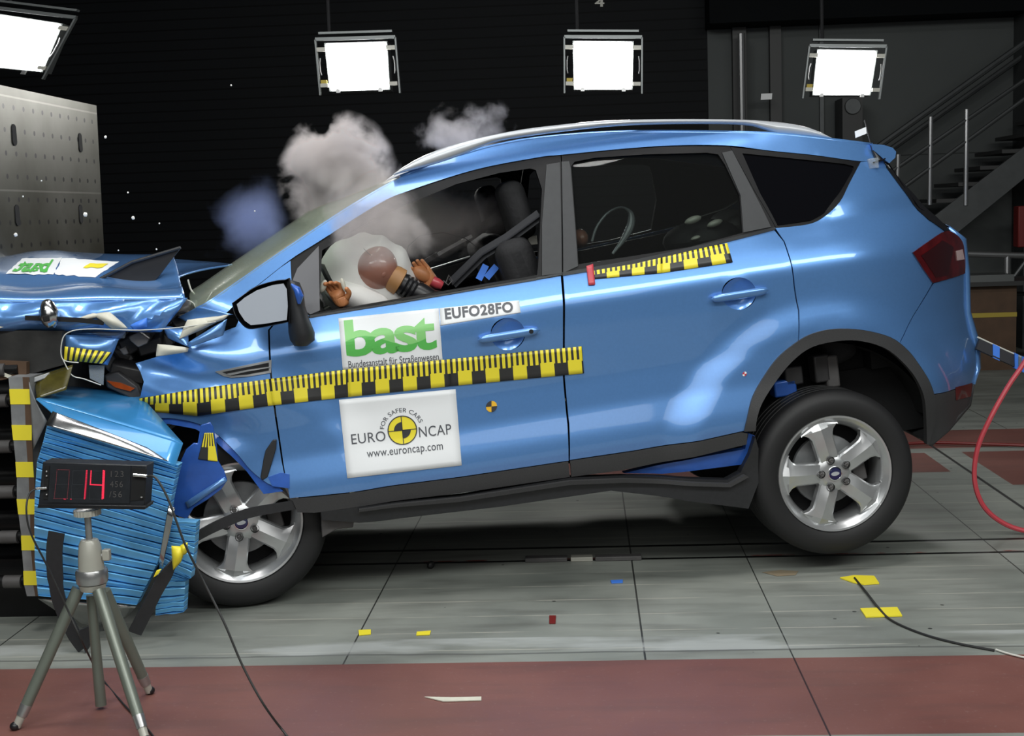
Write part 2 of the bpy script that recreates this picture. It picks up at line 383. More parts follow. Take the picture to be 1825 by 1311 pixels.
# ------------------------------------------------------------------ flood lamps (lit)
def flood(name, quad, Y, label, yoke, tilt=0):
    """quad: px corners TL TR BR BL of the bright glass"""
    c = [pt(x, y, Y) for x, y in quad]; ctr = sum(c, Vector())/4
    root = empty(name, ctr, label, 'floodlight', 'floodlights hanging in a row before the dark wall')
    q = [p-ctr for p in c]
    ex = ((q[1]+q[2])-(q[0]+q[3])).normalized(); ez = ((q[0]+q[1])-(q[2]+q[3])).normalized(); n = ex.cross(ez)
    if n.y > 0: n = -n       # towards the car side
    mb = MB(); mb.prism(q, n*-.01); mb.build('lamp_glass', 'lampglow', root, smooth=False)
    W2 = (q[1]-q[0]).length/2; H2 = (q[0]-q[3]).length/2; s = W2/.22
    mb = MB(); mb.prism([p*1.07-n*.012 for p in q], -n*.16*s); mb.build('housing', 'lampm', root, smooth=False)
    for sg in (-1, 1):
        mb = MB(); mb.obox(ex*sg*W2*1.36-n*.02, ex*.006*s, n*.02*s, ez*H2*1.22); mb.build('yoke_arm', 'lampm', root)
        mb = MB(); mb.obox(ex*sg*W2*1.18, ex*W2*.15, n*.012, ez*.014*s); mb.v = [v+ez*H2*.78 for v in mb.v]; mb.build('bracket', 'tripodh', root)
        mb = MB(); mb.obox(ex*sg*W2*1.18, ex*W2*.13, n*.012, ez*.014*s); mb.v = [v-ez*H2*.80 for v in mb.v]; mb.build('bracket', 'tripodh' , root)
        mb = MB(); mb.tube([ex*sg*W2*1.24+ez*H2*.4, ex*sg*W2*1.27+ez*H2*.2, ex*sg*W2*1.27-ez*H2*.2, ex*sg*W2*1.24-ez*H2*.35], .005*s, 6); mb.build('handle', 'rail', root)
        mb = MB(); mb.obox(ex*sg*W2*.72-ez*H2*1.06+n*.006, ex*.014*s, n*.012, ez*.014*s); mb.build('catch', 'rail', root)
    mb = MB(); mb.obox(-ex*W2*1.18-ez*H2*.64, ex*W2*.10, n*.01, ez*.013*s); mb.build('rating_tag', 'cratey', root)
    mb = MB(); mb.obox(ez*H2*1.24-n*.02, ex*W2*1.36, n*.02*s, ez*.012*s); mb.build('yoke_bar', 'lampm', root)
    mb = MB(); mb.obox(ez*H2*1.52-n*.05, ex*W2*1.25, n*.03*s, ez*.008*s); mb.build('mounting_bar', 'lampm', root)
    mb = MB(); mb.tube([ez*H2*1.5-n*.05-ex*W2*.9, Vector((0, 0, 6.6-ctr.z))-n*.05-ex*W2*.9], .012, 8); mb.build('hanger', 'matte', root)
    return root
flood('floodlight', [(-6, 27), (106, 44), (72, 125), (-60, 112)], 8.6, 'floodlight cut by the left edge, above the perforated steel plate', 0)
flood('floodlight', [(581, 79), (686, 76), (691, 157), (590, 160)], 9.0, 'floodlight above the smoke cloud, left of the numeral', 0)
flood('floodlight', [(1024, 75), (1126, 76), (1124, 157), (1026, 157)], 9.0, 'floodlight directly below the numeral and above the roof rail', 0)
flood('floodlight', [(1460, 90), (1561, 92), (1549, 167), (1452, 167)], 9.4, 'rightmost floodlight, above the antenna with the white tag', 0)
# wall mounted case with fan behind the antenna
p = pt(1505, 190, 13.4); q = pt(1541, 190, 13.4); r_ = pt(1523, 172, 13.4); b_ = pt(1523, 300, 13.4)
root = empty('equipment_cabinet', ((p.x+q.x)/2, 13.5, 0), 'tall narrow black cabinet with round fan below the rightmost floodlight', 'cabinet')
MB().box((p.x-(p.x+q.x)/2, 0, 0), (q.x-(p.x+q.x)/2, .4, r_.z)).build('body', 'lampd', root)
mb = MB(); mb.lathe([(.0, .0), (.075, .0), (.08, .01), (.075, .02), (0, .02)], (0, -.03, pt(1523, 188, 13.4).z), (0, 1, 0), 24); mb.build('fan', 'stair', root)
p = pt(1366, 172, 13.6); tag(MB().obox(p, (.055, 0, 0), (0, .004, 0), (.003, 0, .03)).build('wall_label', 'whitest'), 'small white rectangular label floating bright against the grey wall column', 'label')

# ------------------------------------------------------------------ staircase
YS = 12.85
st = empty('staircase', (pt(1800, 400, YS).x, YS, 0), 'dark steel staircase with tubular handrails rising behind the car', 'staircase')
so = Vector((st.location.x, YS, 0))
def SP(x, y, Y=YS): return pt(x, y, Y)-so
MB().prism([SP(1630, 412), SP(1665, 385), SP(1825, 262), SP(1905, 200), SP(1905, 255), SP(1825, 318), SP(1703, 417), SP(1660, 455), SP(1600, 500)], (0, .05, 0)).build('stringer', 'stair', st, smooth=False)
MB().prism([SP(1660, 405, YS+.9), SP(1825, 262, YS+.9), SP(1905, 190, YS+.9), SP(1905, 225, YS+.9), SP(1700, 395, YS+.9)], (0, .05, 0)).build('stringer', 'stair', st, smooth=False)
for i in range(6):
    a = SP(1670+i*39, 358-i*29.5); b = SP(1726+i*39, 358-i*29.5)
    MB().box((a.x, 0.02, a.z-.018), (b.x, .9, a.z+.018)).build('tread', 'lampd', st, smooth=False)
for (a, b) in (((1560, 265), (1905, 20)), ((1590, 305), (1905, 88)), ((1595, 345), (1905, 118))):
    MB().tube([SP(*a), SP(*b)], .03 if a[1] == 265 else .02, 8).build('handrail', 'stair', st)
MB().tube([SP(1585, 268, YS+.9), SP(1905, 42, YS+.9)], .03, 8).build('handrail', 'stair', st)
for (x, y0, y1) in ((1601, 275, 345), (1659, 208, 365), (1723, 195, 366)):
    MB().tube([SP(x, y0), SP(x-2, y1)], .022, 8).build('baluster', 'rail', st)
MB().box((0, 0, 0), (.3, .3, .02)).build('base', 'stair', st)
# low rail and crate
YR = 12.78
rt = empty('guard_rail', (pt(1770, 500, YR).x, YR, 0), 'low tubular guard rail below the staircase', 'railing'); so2 = Vector(rt.location)
MB().tube([pt(1690, 452, YR)-so2, pt(1850, 456, YR)-so2], .03, 10).build('top_rail', 'rail', rt)
MB().tube([pt(1690, 520, YR)-so2, pt(1850, 524, YR)-so2], .02, 10).build('lower_rail', 'stair', rt)
for x in (1795, 1712): a = pt(x, 455, YR)-so2; MB().tube([a, (a.x, 0, 0)], .028, 10).build('post', 'rail', rt)
MB().tube([pt(1828, 465, YR-.02)-so2, pt(1798, 505, YR-.02)-so2], .02, 8).build('brace', 'stair', rt)
YC = 12.0
a = pt(1722, 510, YC); b = pt(1812, 510, YC); c = pt(1770, 622, YC)
ct = empty('crate', ((a.x+b.x)/2, YC, 0), 'brown box with yellow band beside the rear bumper', 'crate'); hx = (b.x-a.x)/2
MB().box((-hx, 0, .0), (hx, .5, a.z)).build('body', 'crate', ct, smooth=False)
zb = pt(1770, 561, YC).z; MB().box((-hx-.003, -.006, zb-.02), (hx+.003, -.001, zb+.02)).build('band', 'cratey', ct, smooth=False)
a2 = pt(1722, 490, YC-.1); b2 = pt(1830, 508, YC-.1)
wb = empty('workbench', (b2.x+.2, YC, 0), 'dark table edge over the brown box at the right', 'table')
MB().box((a2.x-b2.x-.2, -.1, b2.z), (.3, .6, b2.z+.04)).build('table_top', 'lampd', wb)
for xx in (-.1, .25): MB().box((xx, -.05, 0), (xx+.04, 0, b2.z)).build('leg', 'stair', wb)
mb = MB(); q0 = pt(1728, 487, YC)-wb.location; mb.obox(q0+Vector((.16, .1, 0)), (.2, 0, .0), (0, .2, 0), (0, 0, .03))
o = mb.build('folder', 'lampm', None); o.location = wb.location; o.location.z = b2.z+.04-q0.z+.03; tag(o, 'grey flat folder lying on the dark table edge', 'folder')
a = pt(1815, 367, YC+1); b = pt(1840, 440, YC+1)
tag(MB().box((a.x, YC+1, b.z), (b.x+.1, YC+1.15, a.z)).build('extinguisher_cabinet', 'redbox', bevel=.01), 'red cabinet at the right edge under the staircase', 'cabinet')

# ------------------------------------------------------------------ the car
yaw = R(10.5); pit = R(6.0)
U = Vector((cos(yaw)*cos(pit), sin(yaw)*cos(pit), sin(pit))); Nn = Vector((-sin(yaw), cos(yaw), 0)); Wv = U.cross(Nn)
O = pt(1487, 843, 5.48)
car = empty('car', (0, 0, 0), 'blue five-door car with crumpled nose and ruler tape on its doors', 'car')
car.matrix_world = Matrix(((U.x, Nn.x, Wv.x, O.x), (U.y, Nn.y, Wv.y, O.y), (U.z, Nn.z, Wv.z, O.z), (0, 0, 0, 1)))
WD = 1.82
CAMO = Vector((0, 0, H))-O
oc = Vector((CAMO.dot(U), CAMO.dot(Nn), CAMO.dot(Wv)))
def lray(px, py):
    d = ray(px, py); return Vector((d.dot(U), d.dot(Nn), d.dot(Wv)))
PROF = [(-.6, .12), (-.2, .07), (.09, .05), (.19, .022), (.27, .010), (.32, .013), (.43, .034), (.55, .038), (.84, .012), (.872, .012), (.885, .016), (.965, .050), (1.05, .090), (1.15, .14), (1.42, .285), (1.48, .34), (1.65, .5)]
def lin(wv):
    for (a, va), (b, vb) in zip(PROF, PROF[1:]):
        if wv < b: return va+(vb-va)*(wv-a)/(b-a)
    return PROF[-1][1]
FH = (-2.443, .180)
def V(u, wv, crumple=True):
    wc = wv+.031*(1-max(0, min(1, (u+2.05)/1.)))*ss(.5, .8, wv)
    v = sum(lin(wc+k*.005) for k in range(-2, 3))/5+.018*math.exp(-((wv-1.035)/.045)**2)*ss(-.25, .1, u)
    r = hypot(u, wv); v -= .034*(1-ss(.60, .76, r))
    v += .012*(1-ss(.0, .25, abs(r-.80)))*ss(.3, .5, wv)*0
    r = hypot(u-FH[0], wv-FH[1]); v -= .03*(1-ss(.50, .68, r))*ss(-1.75, -2.0, u)
    if u > .1: v += .75*(u-.1)**2
    if u < -2.1: v += .30*(-2.1-u)**2
    if crumple and u < -2.25:
        a = ss(-2.25, -2.6, u); v += a*.03*noise.noise(Vector((u*5, wv*7, 1)))+a*.02*sin(wv*30+u*9)
    return v
def PV(px, py, off=0.):
    d = lray(px, py); v = 0.05
    for k in range(14):
        t = (v-oc.y)/d.y; p = oc+d*t; v = V(p.x, p.z)+off
    t = (v-oc.y)/d.y; p = oc+d*t; return Vector((p.x, v, p.z))
def PD(px, py, v):
    """car coordinates of a pixel at lateral depth v"""
    d = lray(px, py); t = (v-oc.y)/d.y; return oc+d*t
def panel(name, pts, m, parent=car, off=0., thick=.012, holes=(), res=.03, mirror=False, label=None, inset=0., ang=30, vfun=None, smoothpoly=False):
    def dens(pp):
        loc = [PV(x, y, off) for x, y in pp]; out = []
        for a, b in zip(loc, loc[1:]+loc[:1]):
            n = max(1, int((Vector((a.x, a.z))-Vector((b.x, b.z))).length/res))
            for k in range(n): out.append((a.x+(b.x-a.x)*k/n, a.z+(b.z-a.z)*k/n))
        return out
    def area2(l): return sum(a[0]*b[1]-b[0]*a[1] for a, b in zip(l, l[1:]+l[:1]))
    loops = [dens(pts)]+[dens(h) for h in holes]
    if inset:
        l = loops[0]; s = 1 if area2(l) > 0 else -1; o2 = []
        for i in range(len(l)):
            a = Vector(l[i-1]); c = Vector(l[(i+1) % len(l)]); t = (c-a).normalized(); o2.append(tuple(Vector(l[i])+Vector((-t.y, t.x))*inset*s))
        loops[0] = o2
    vs = []; es = []
    for l in loops:
        n = len(vs); vs += [Vector(x) for x in l]; es += [(n+i, n+(i+1) % len(l)) for i in range(len(l))]
    def inside(p, l):
        c = False; x, y = p
        for (x1, y1), (x2, y2) in zip(l, l[1:]+l[:1]):
            if (y1 > y) != (y2 > y) and x < (x2-x1)*(y-y1)/(y2-y1)+x1: c = not c
        return c
    xs = [v[0] for v in loops[0]]; ys = [v[1] for v in loops[0]]
    def ok(p): return inside(p, loops[0]) and not any(inside(p, h) for h in loops[1:])
    bound = [Vector(v) for v in vs]; ny = int((max(ys)-min(ys))/res)+1; nx = int((max(xs)-min(xs))/res)+1
    for j in range(1, ny):
        y = min(ys)+(max(ys)-min(ys))*j/ny
        for i in range(1, nx):
            x = min(xs)+(max(xs)-min(xs))*(i+(.5 if j % 2 else 0))/nx
            if ok((x, y)) and min((b-Vector((x, y))).length for b in bound) > res*.45: vs.append(Vector((x, y)))
    r = geometry.delaunay_2d_cdt(vs, es, [], 1, 1e-7)
    V2, F2 = r[0], r[2]; keep = []
    for q in F2:
        c = sum((V2[i] for i in q), Vector((0, 0)))/3
        if ok(tuple(c)): keep.append(tuple(q))
    vf = vfun or V
    front = [Vector((p.x, vf(p.x, p.y)+off, p.y)) for p in V2]
    n = len(front); sg = [front]
    back = [Vector((p.x, p.y+thick, p.z)) for p in front]
    cnt = {}
    for q in keep:
        for a, b in zip(q, q[1:]+q[:1]): cnt[(a, b)] = 1
    be = [(a, b) for (a, b) in cnt if (b, a) not in cnt]
    mb = MB(); mb.v = front+back; mb.f = keep+[tuple(i+n for i in q[::-1]) for q in keep]+[(b, a, a+n, b+n) for a, b in be]
    o = mb.build(name, m, parent, ang=ang, label=label)
    if mirror:
        mb.v = [Vector((p.x, WD-p.y, p.z)) for p in mb.v]; mb.f = [q[::-1] for q in mb.f]; o2 = mb.build(name, m, parent, ang=ang, label=mirror if isinstance(mirror, str) else None); return o, o2
    return o
ARC_F = [(259, 749), (300, 745), (350, 754), (384, 772), (420, 806), (447, 838), (478, 862), (495, 866)]
# --- doors
fd_pts = [(480, 588), (498, 566), (552, 566), (700, 541), (850, 515), (1000, 491), (1004, 600), (1004, 671), (1012, 756), (1014, 821)]+[(820, 850), (620, 878), (516, 888), (505, 830), (492, 740), (483, 660)]
def cup(c): return [(c[0]-2+31*cos(t*pi/14), c[1]-2-29*sin(t*pi/14)) for t in range(28)]
fd, fd2 = panel('front_door', fd_pts, 'paint', mirror=True, inset=.0018, res=.022, holes=[cup((907, 597))])
rd_pts = [(1003, 490), (1130, 467), (1260, 438), (1380, 409), (1397, 430), (1408, 463), (1415, 508), (1423, 553), (1423, 607), (1389, 634), (1364, 667), (1342, 706), (1332, 746), (1326, 768), (1250, 785), (1130, 803), (1015, 820), (1014, 756), (1006, 671), (1006, 600)]
rd, rd2 = panel('rear_door', rd_pts, 'paint', mirror=True, inset=.0018, res=.022, holes=[cup((1319, 525))])
panel('door_cladding', [(520, 889), (620, 879), (820, 851), (1013, 822), (1016, 850), (818, 879), (640, 903), (560, 914), (530, 913)], 'clad', fd, off=-.004, inset=.001)
panel('door_cladding', [(1016, 821), (1130, 804), (1250, 786), (1322, 770), (1333, 772), (1331, 792), (1240, 814), (1110, 838), (1018, 850)], 'clad', rd, off=-.004, inset=.001)
# --- window frames
AP_LOW = crp([(518, 463), (570, 430), (675, 364), (730, 340), (847, 303), (960, 281), (999, 276)])
open_f = [(574, 446), (656, 395), (733, 361), (813, 328), (890, 308), (945, 300), (955, 303), (966, 337), (962, 420), (959, 475), (957, 490), (760, 524), (568, 557)]
panel('window_frame', AP_LOW+[(1002, 487), (850, 512), (700, 538), (553, 563), (528, 545), (520, 500)], 'frame', fd, off=.006, holes=[open_f], thick=.03)
fd2f = panel('window_frame', AP_LOW+[(1002, 487), (850, 512), (700, 538), (553, 563), (528, 545), (520, 500)], 'frame', fd2, off=.006, holes=[open_f], thick=.03)
o = fd2f
o.data = o.data.copy()
for v in o.data.vertices: v.co.y = WD-v.co.y
RF_LOW = crp([(1001, 276), (1109, 266), (1200, 261), (1300, 260)])
open_r = [(1018, 296), (1024, 288), (1060, 281), (1150, 275), (1260, 272), (1280, 275), (1292, 293), (1318, 348), (1323, 415), (1230, 440), (1130, 456), (1031, 471)]
fro = RF_LOW+[(1383, 405), (1260, 437), (1130, 464), (1003, 488)]
panel('window_frame', fro, 'frame', rd, off=.006, holes=[open_r], thick=.03)
o = panel('window_frame', fro, 'frame', rd2, off=.006, holes=[open_r], thick=.03); o.data = o.data.copy()
for v in o.data.vertices: v.co.y = WD-v.co.y
panel('pillar_trim', [(974, 293), (998, 289), (1001, 486), (966, 491), (966, 400)], 'pillar', fd, off=.000, thick=.01, label='dark grey pillar trim behind the front window')
panel('pillar_trim', [(1001, 288), (1014, 287), (1017, 300), (1030, 474), (1004, 486)], 'pillar', rd, off=.000, thick=.01)
panel('pillar_trim', [(1287, 272), (1305, 268), (1345, 345), (1374, 404), (1325, 414), (1320, 348)], 'pillar', rd, off=.000, thick=.01)
panel('mirror_sail', [(522, 498), (530, 478), (568, 438), (570, 553), (553, 560), (530, 543)], 'sail_hazed', fd, off=.002, thick=.01, label='black triangular trim ahead of the front window, greyed for haze')
panel('window_glass', open_r, 'glass', rd, off=.02, thick=.004)
panel('belt_moulding', [(552, 562), (700, 539), (850, 513), (956, 495), (956, 499), (850, 516), (700, 542), (552, 566)], 'pillar', fd, off=-.004, thick=.02)
panel('belt_moulding', [(956, 494), (1001, 486), (1002, 490), (956, 498)], 'chrome', fd, off=-.006, thick=.02)
panel('belt_moulding', [(1002, 485), (1130, 463), (1260, 434), (1382, 404), (1382, 409), (1260, 440), (1130, 470), (1003, 491)], 'chrome', rd, off=-.006, thick=.02)
# --- handles
def handle(parent, c, ang_, L_, key):
    cxp, cyp = c
    def mp(a, b, off):   # a along, b up in px
        x = cxp+a*cos(ang_)-b*sin(ang_)*-0; y = cyp-a*sin(ang_)-b
        return PV(x, y, off)
    # recess cup (dark shallow dish standing just proud) and the bar
    rows = []
    for i in range(11):
        r = i/10; rows.append([mp((-2+31.6*r*cos(t*2*pi/28)), (2+29.6*r*sin(t*2*pi/28)), .002+.024*(1-r**3)) for t in range(29)])
    MB().grid(rows).build('recess', 'paint', parent, ang=80)
    rows = []
    for i in range(23):
        a = -L_/2+L_*i/22; e = min(1, sqrt(max(0, 1-abs(2*i/22-1)**6)))+.02
        rows.append([mp(a, 7.5*e*cos(t*2*pi/12), -.022-.013*e*sin(t*2*pi/12)) for t in range(13)])
    MB().grid(rows).build('door_handle', 'paint', parent, ang=80)
    for a in (-L_*.42, L_*.42):
        p = mp(a, 0, -.01); MB().obox(p, (.012, 0, 0), (0, .014, 0), (0, 0, .009)).build('handle_mount', 'paint', parent)
    if key:
        p = mp(L_*.36, 0, -.036); MB().lathe([(0, 0), (.009, 0), (.011, .004), (.011, .012)], p, (0, 1, 0), 20).build('lock', 'chrome', parent)
handle(fd, (907, 597), R(9), 112, True)
handle(rd, (1319, 525), R(9), 104, False)
# --- rear quarter, bumper, cladding
ARCO = crp([(1327, 769), (1332, 747), (1342, 707), (1364, 668), (1389, 635), (1423, 608), (1450, 594), (1488, 586), (1537, 588), (1587, 601), (1617, 623), (1637, 648), (1656, 678), (1665, 702)], 4)
ARCI = crp([(1347, 768), (1349, 747), (1359, 717), (1384, 678), (1413, 643), (1448, 618), (1498, 607), (1537, 608), (1577, 620), (1607, 643), (1632, 673), (1647, 707), (1651, 747), (1652, 791)], 4)
i0 = min(range(len(ARCO)), key=lambda i: abs(ARCO[i][0]-1424)); i1 = min(range(len(ARCO)), key=lambda i: abs(ARCO[i][0]-1603))
panel('rear_quarter', [(1382, 407), (1398, 430), (1409, 463), (1416, 508), (1424, 553)]+ARCO[i0:i1+1]+[(1605, 607), (1635, 550), (1662, 504), (1627, 450), (1684, 412), (1672, 402), (1655, 392), (1636, 375), (1605, 330), (1581, 300), (1574, 285), (1534, 288)]+crp([(1532, 292), (1513, 328), (1497, 359), (1470, 385), (1441, 399), (1382, 406)], 4), 'paint', mirror=True, inset=.001)
panel('rear_bumper', ARCO[i1:]+[(1734, 683), (1740, 672), (1741, 640), (1739, 618), (1730, 590), (1723, 560), (1720, 486), (1664, 504), (1636, 550), (1606, 607)], 'paint', mirror=True, inset=.001)
panel('bumper_cladding', [(1665, 703), (1734, 684), (1737, 690), (1728, 720), (1712, 745), (1690, 765), (1670, 785), (1656, 793), (1651, 791), (1651, 747), (1648, 712)], 'clad', mirror=True, off=.0)
panel('reflector', [(1703, 690), (1733, 682), (1731, 706), (1704, 713)], 'red', off=-.004, label='red rear reflector')
panel('wheel_arch_trim', ARCO+[(1668, 750), (1656, 793)]+ARCI[::-1], 'clad', off=-.012, thick=.03, mirror=True)
tl = panel('tail_light', crp([(1627, 450), (1655, 430), (1684, 412), (1702, 416), (1716, 432), (1721, 460), (1720, 487)], 4)+[(1663, 504), (1645, 478)], 'red', off=-.008, thick=.03, mirror=False)
panel('lens_segment', [(1642, 455), (1680, 428), (1700, 440), (1690, 490), (1668, 494)], 'dred', tl, off=-.0105, thick=.01)
panel('reversing_lens', [(1704, 447), (1716, 444), (1719, 462), (1706, 464)], 'redclear', tl, off=-.012, thick=.01)
# --- quarter window
QG = [(1323, 273), (1420, 283), (1505, 292), (1521, 296), (1522, 301), (1511, 320)]+crp([(1498, 342), (1481, 364), (1467, 380), (1444, 392)], 4)+[(1386, 402), (1355, 345)]
panel('quarter_window_frame', [(1302, 262), (1370, 269), (1450, 277), (1534, 288)]+crp([(1532, 292), (1513, 328), (1497, 359), (1470, 385), (1441, 399), (1384, 407)], 4)+[(1345, 340)], 'frame', off=.003, thick=.03, holes=[QG], mirror=True)
def Vg(u, w_): return V(u, w_)-.018*math.exp(-((w_-1.035)/.045)**2)*ss(-.25, .1, u)
panel('quarter_window', [(1323, 273), (1420, 283), (1505, 292), (1521, 296), (1522, 301), (1511, 320)]+crp([(1498, 342), (1481, 364), (1467, 380), (1444, 392)], 4)+[(1386, 402), (1355, 345)], 'darkglass_s', off=.010, mirror=True, vfun=Vg)
# --- roof side rail / A pillar
SR_UP = crp([(352, 546), (376, 533), (460, 475), (583, 392), (650, 350), (715, 315), (780, 290), (833, 274), (880, 261), (960, 247), (1083, 237), (1221, 236), (1374, 239), (1482, 250), (1555, 259)], 5)
SR_LO = crp([(1576, 284), (1534, 287), (1450, 276), (1370, 268), (1295, 259), (1200, 259), (1109, 265), (997, 276), (960, 280), (847, 302), (730, 339), (675, 363), (570, 429), (518, 462), (460, 507), (440, 520), (400, 560), (352, 590)], 5)
panel('roof_side', SR_UP+SR_LO, 'paint', mirror=True, off=0, thick=.03)
# roof skin
rows = []
for p in [PV(x, y) for x, y in crp([(715, 315), (780, 290), (833, 274), (880, 261), (960, 247), (1083, 237), (1221, 236), (1374, 239), (1482, 250), (1555, 259)], 3)]:
    rows.append([Vector((p.x, p.y+(WD-2*p.y)*k/12, p.z+.004*sin(pi*k/12))) for k in range(13)])
MB().grid(rows).build('roof', 'paint', car, solid=.02)
# windscreen
rows = []
for i, p in enumerate([PV(x, y) for x, y in crp([(352, 552), (376, 537), (460, 479), (583, 396), (650, 354), (712, 318)], 4)]):
    bt = min(1., (20-i)/9+.15)
    rows.append([Vector((p.x-.085*bt*sin(pi*k/14)**.7, p.y+(WD-2*p.y)*k/14, p.z+.055*bt*sin(pi*k/14)**.7)) for k in range(15)])
MB().grid(rows).build('windscreen', 'wind', car, solid=.006)
# tailgate and rear face
tg = [PV(x, y) for x, y in [(1555, 259), (1583, 296), (1605, 330), (1636, 373), (1690, 408), (1716, 430), (1721, 486), (1723, 560), (1739, 618), (1741, 660), (1734, 684)]]
rows = [[Vector((p.x+.13*sin(pi*k/12)**.8, p.y+(WD-2*p.y)*k/12, p.z)) for k in range(13)] for p in tg[4:]]
MB().grid(rows).build('tailgate', 'paint', car, solid=.02)
rows = [[Vector((p.x+.05*sin(pi*k/12)**.8, p.y+(WD-2*p.y)*k/12, p.z+.0*k)) for k in range(13)] for p in tg[:5]]
MB().grid(rows).build('rear_window', 'darkglass_s', car, solid=.02)
panel('window_edge', [(1580, 298), (1588, 300), (1612, 328), (1650, 370), (1694, 411), (1684, 411), (1655, 391), (1637, 375), (1605, 332)], 'black', off=-.006, thick=.05)
lw = [PV(x, y) for x, y in [(1734, 684), (1728, 720), (1690, 765), (1658, 792)]]
rows = [[Vector((p.x+.06*sin(pi*k/12)**.8, p.y+(WD-2*p.y)*k/12, p.z)) for k in range(13)] for p in lw]
MB().grid(rows).build('bumper_underside', 'clad', car, solid=.02)
# spoiler
rows = []
sp = [PV(x, y) for x, y in [(1548, 257), (1570, 259), (1585, 264), (1591, 271), (1590, 281), (1580, 291), (1570, 284), (1552, 268)]]
for k in range(13):
    rows.append([Vector((p.x+.04*sin(pi*k/12), p.y*.9+(WD-2*p.y*.9)*k/12, p.z+.02*sin(pi*k/12))) for p in sp+sp[:1]])
mb = MB(); mb.grid(rows); n = len(sp)+1; mb.f.append(tuple(range(n-1))); mb.f.append(tuple(range(12*n, 12*n+n-1))); mb.build('spoiler', 'paint', car)
# antenna with tag
a = PD(1558, 258, .45); b = PD(1541, 215, .45)
MB().tube([PD(1566, 280, .30), PD(1551, 255, .32), PD(1541, 214, .34)], .0035, 6).build('antenna', 'black', car)
MB().obox(PD(1534, 236, .33), lray(1535, 236).cross(Vector((0, 0, 1))).normalized()*.024+Vector((0, 0, .006)), Vector((0, .001, 0)), (0, 0, .014)).build('antenna_tag', 'white', car, label='small white tag on the antenna')
mb = MB(); mb.obox(PV(1556, 291, -.012), (.022, 0, 0), (0, .01, 0), (0, 0, .022)); mb.build('sensor_block', 'clear', car, bevel=.003)
MB().tube([PV(1556, 290, -.02), PV(1575, 284, -.03), PV(1590, 276, -.0)], .004, 8).build('sensor_lead', 'black', car)
MB().lathe([(0, 0), (.016, 0), (.012, .03), (.005, .075), (0, .075)], PD(1566, 286, .28), PD(1551, 255, .30)-PD(1566, 286, .28), 14).build('antenna_base', 'black', car)
# --- roof rails (near and far)
RU = crp([(700, 311), (724, 294), (750, 280), (791, 263), (840, 249), (885, 239), (940, 229), (1000, 222), (1060, 216), (1128, 213), (1220, 212), (1318, 213), (1370, 216), (1414, 221), (1452, 231), (1480, 247)], 3)
RLo = crp([(1480, 248), (1440, 244), (1400, 240), (1375, 237), (1355, 228), (1318, 222), (1220, 221), (1128, 223), (1060, 228), (1000, 235), (940, 243), (885, 252), (860, 261), (833, 272), (780, 291), (700, 312)], 3)
for nm, mir in (('roof_rail', 0), ('roof_rail', 1)):
    def vr(u, w_): return .30+.02
    pu = [PD(x, y, .33) for x, y in RU]; pl = [PD(x, y, .33) for x, y in RLo[::-1]]
    m_ = 40
    def samp(l, t):
        k = t*(len(l)-1); i = min(len(l)-2, int(k)); return l[i].lerp(l[i+1], k-i)
    rows = []
    for i in range(m_+1):
        x = pu[0].x+(pu[-1].x-pu[0].x)*i/m_
        def at(l):
            for a, b in zip(l, l[1:]):
                if a.x <= x <= b.x+1e-6: return a.lerp(b, (x-a.x)/max(1e-9, b.x-a.x))
            return l[-1]
        A = at(pu); B = at(pl); c = (A+B)/2; h = max(.002, abs(A.z-B.z)/2); r = []
        for k in range(13):
            t = 2*pi*k/12; y = .03*cos(t); y = y if not mir else -y
            r.append(Vector((x, (WD-c.y if mir else c.y)+y-.0, c.z+h*sin(t)*(1 if abs(sin(t)) < .9 else 1))))
        rows.append(r)
    MB().grid(rows).build('roof_rail', 'silver', car, ang=60)
# --- sill and sagging side skirt
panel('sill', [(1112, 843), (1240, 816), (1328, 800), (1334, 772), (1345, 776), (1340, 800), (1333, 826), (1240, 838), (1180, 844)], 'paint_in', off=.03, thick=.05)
sk = [(572, 912), (640, 903), (820, 884), (1016, 851), (1112, 848), (1296, 855), (1320, 842), (1336, 810), (1346, 778), (1352, 800), (1352, 860), (1334, 906), (1200, 888), (1089, 874), (889, 903), (689, 927), (640, 931), (574, 926)]
panel('side_skirt', sk, 'skirt', off=-.005, thick=.05)
panel('skirt_ridge', [(640, 908), (820, 887), (1016, 857), (1112, 853), (1300, 862), (1328, 846), (1335, 850), (1302, 868), (1112, 860), (1016, 864), (820, 894), (640, 912)], 'clad', off=-.03, thick=.03)
mb = MB()
for a, b in (((571, 912), (600, 912)), ): pass
mb.prism([PD(571, 910, .05), PD(629, 911, .05), PD(631, 928, .05), PD(629, 940, .05), PD(600, 943, .05), PD(574, 958, .05)], (0, .12, 0)); mb.build('jacking_bracket', 'dgrey', car, bevel=.004)
MB().prism([PD(580, 917, .046), PD(628, 915, .046), PD(628, 922, .046), PD(584, 924, .046)], (0, -.012, 0)).build('bracket_lip', 'clad', car, bevel=.002)
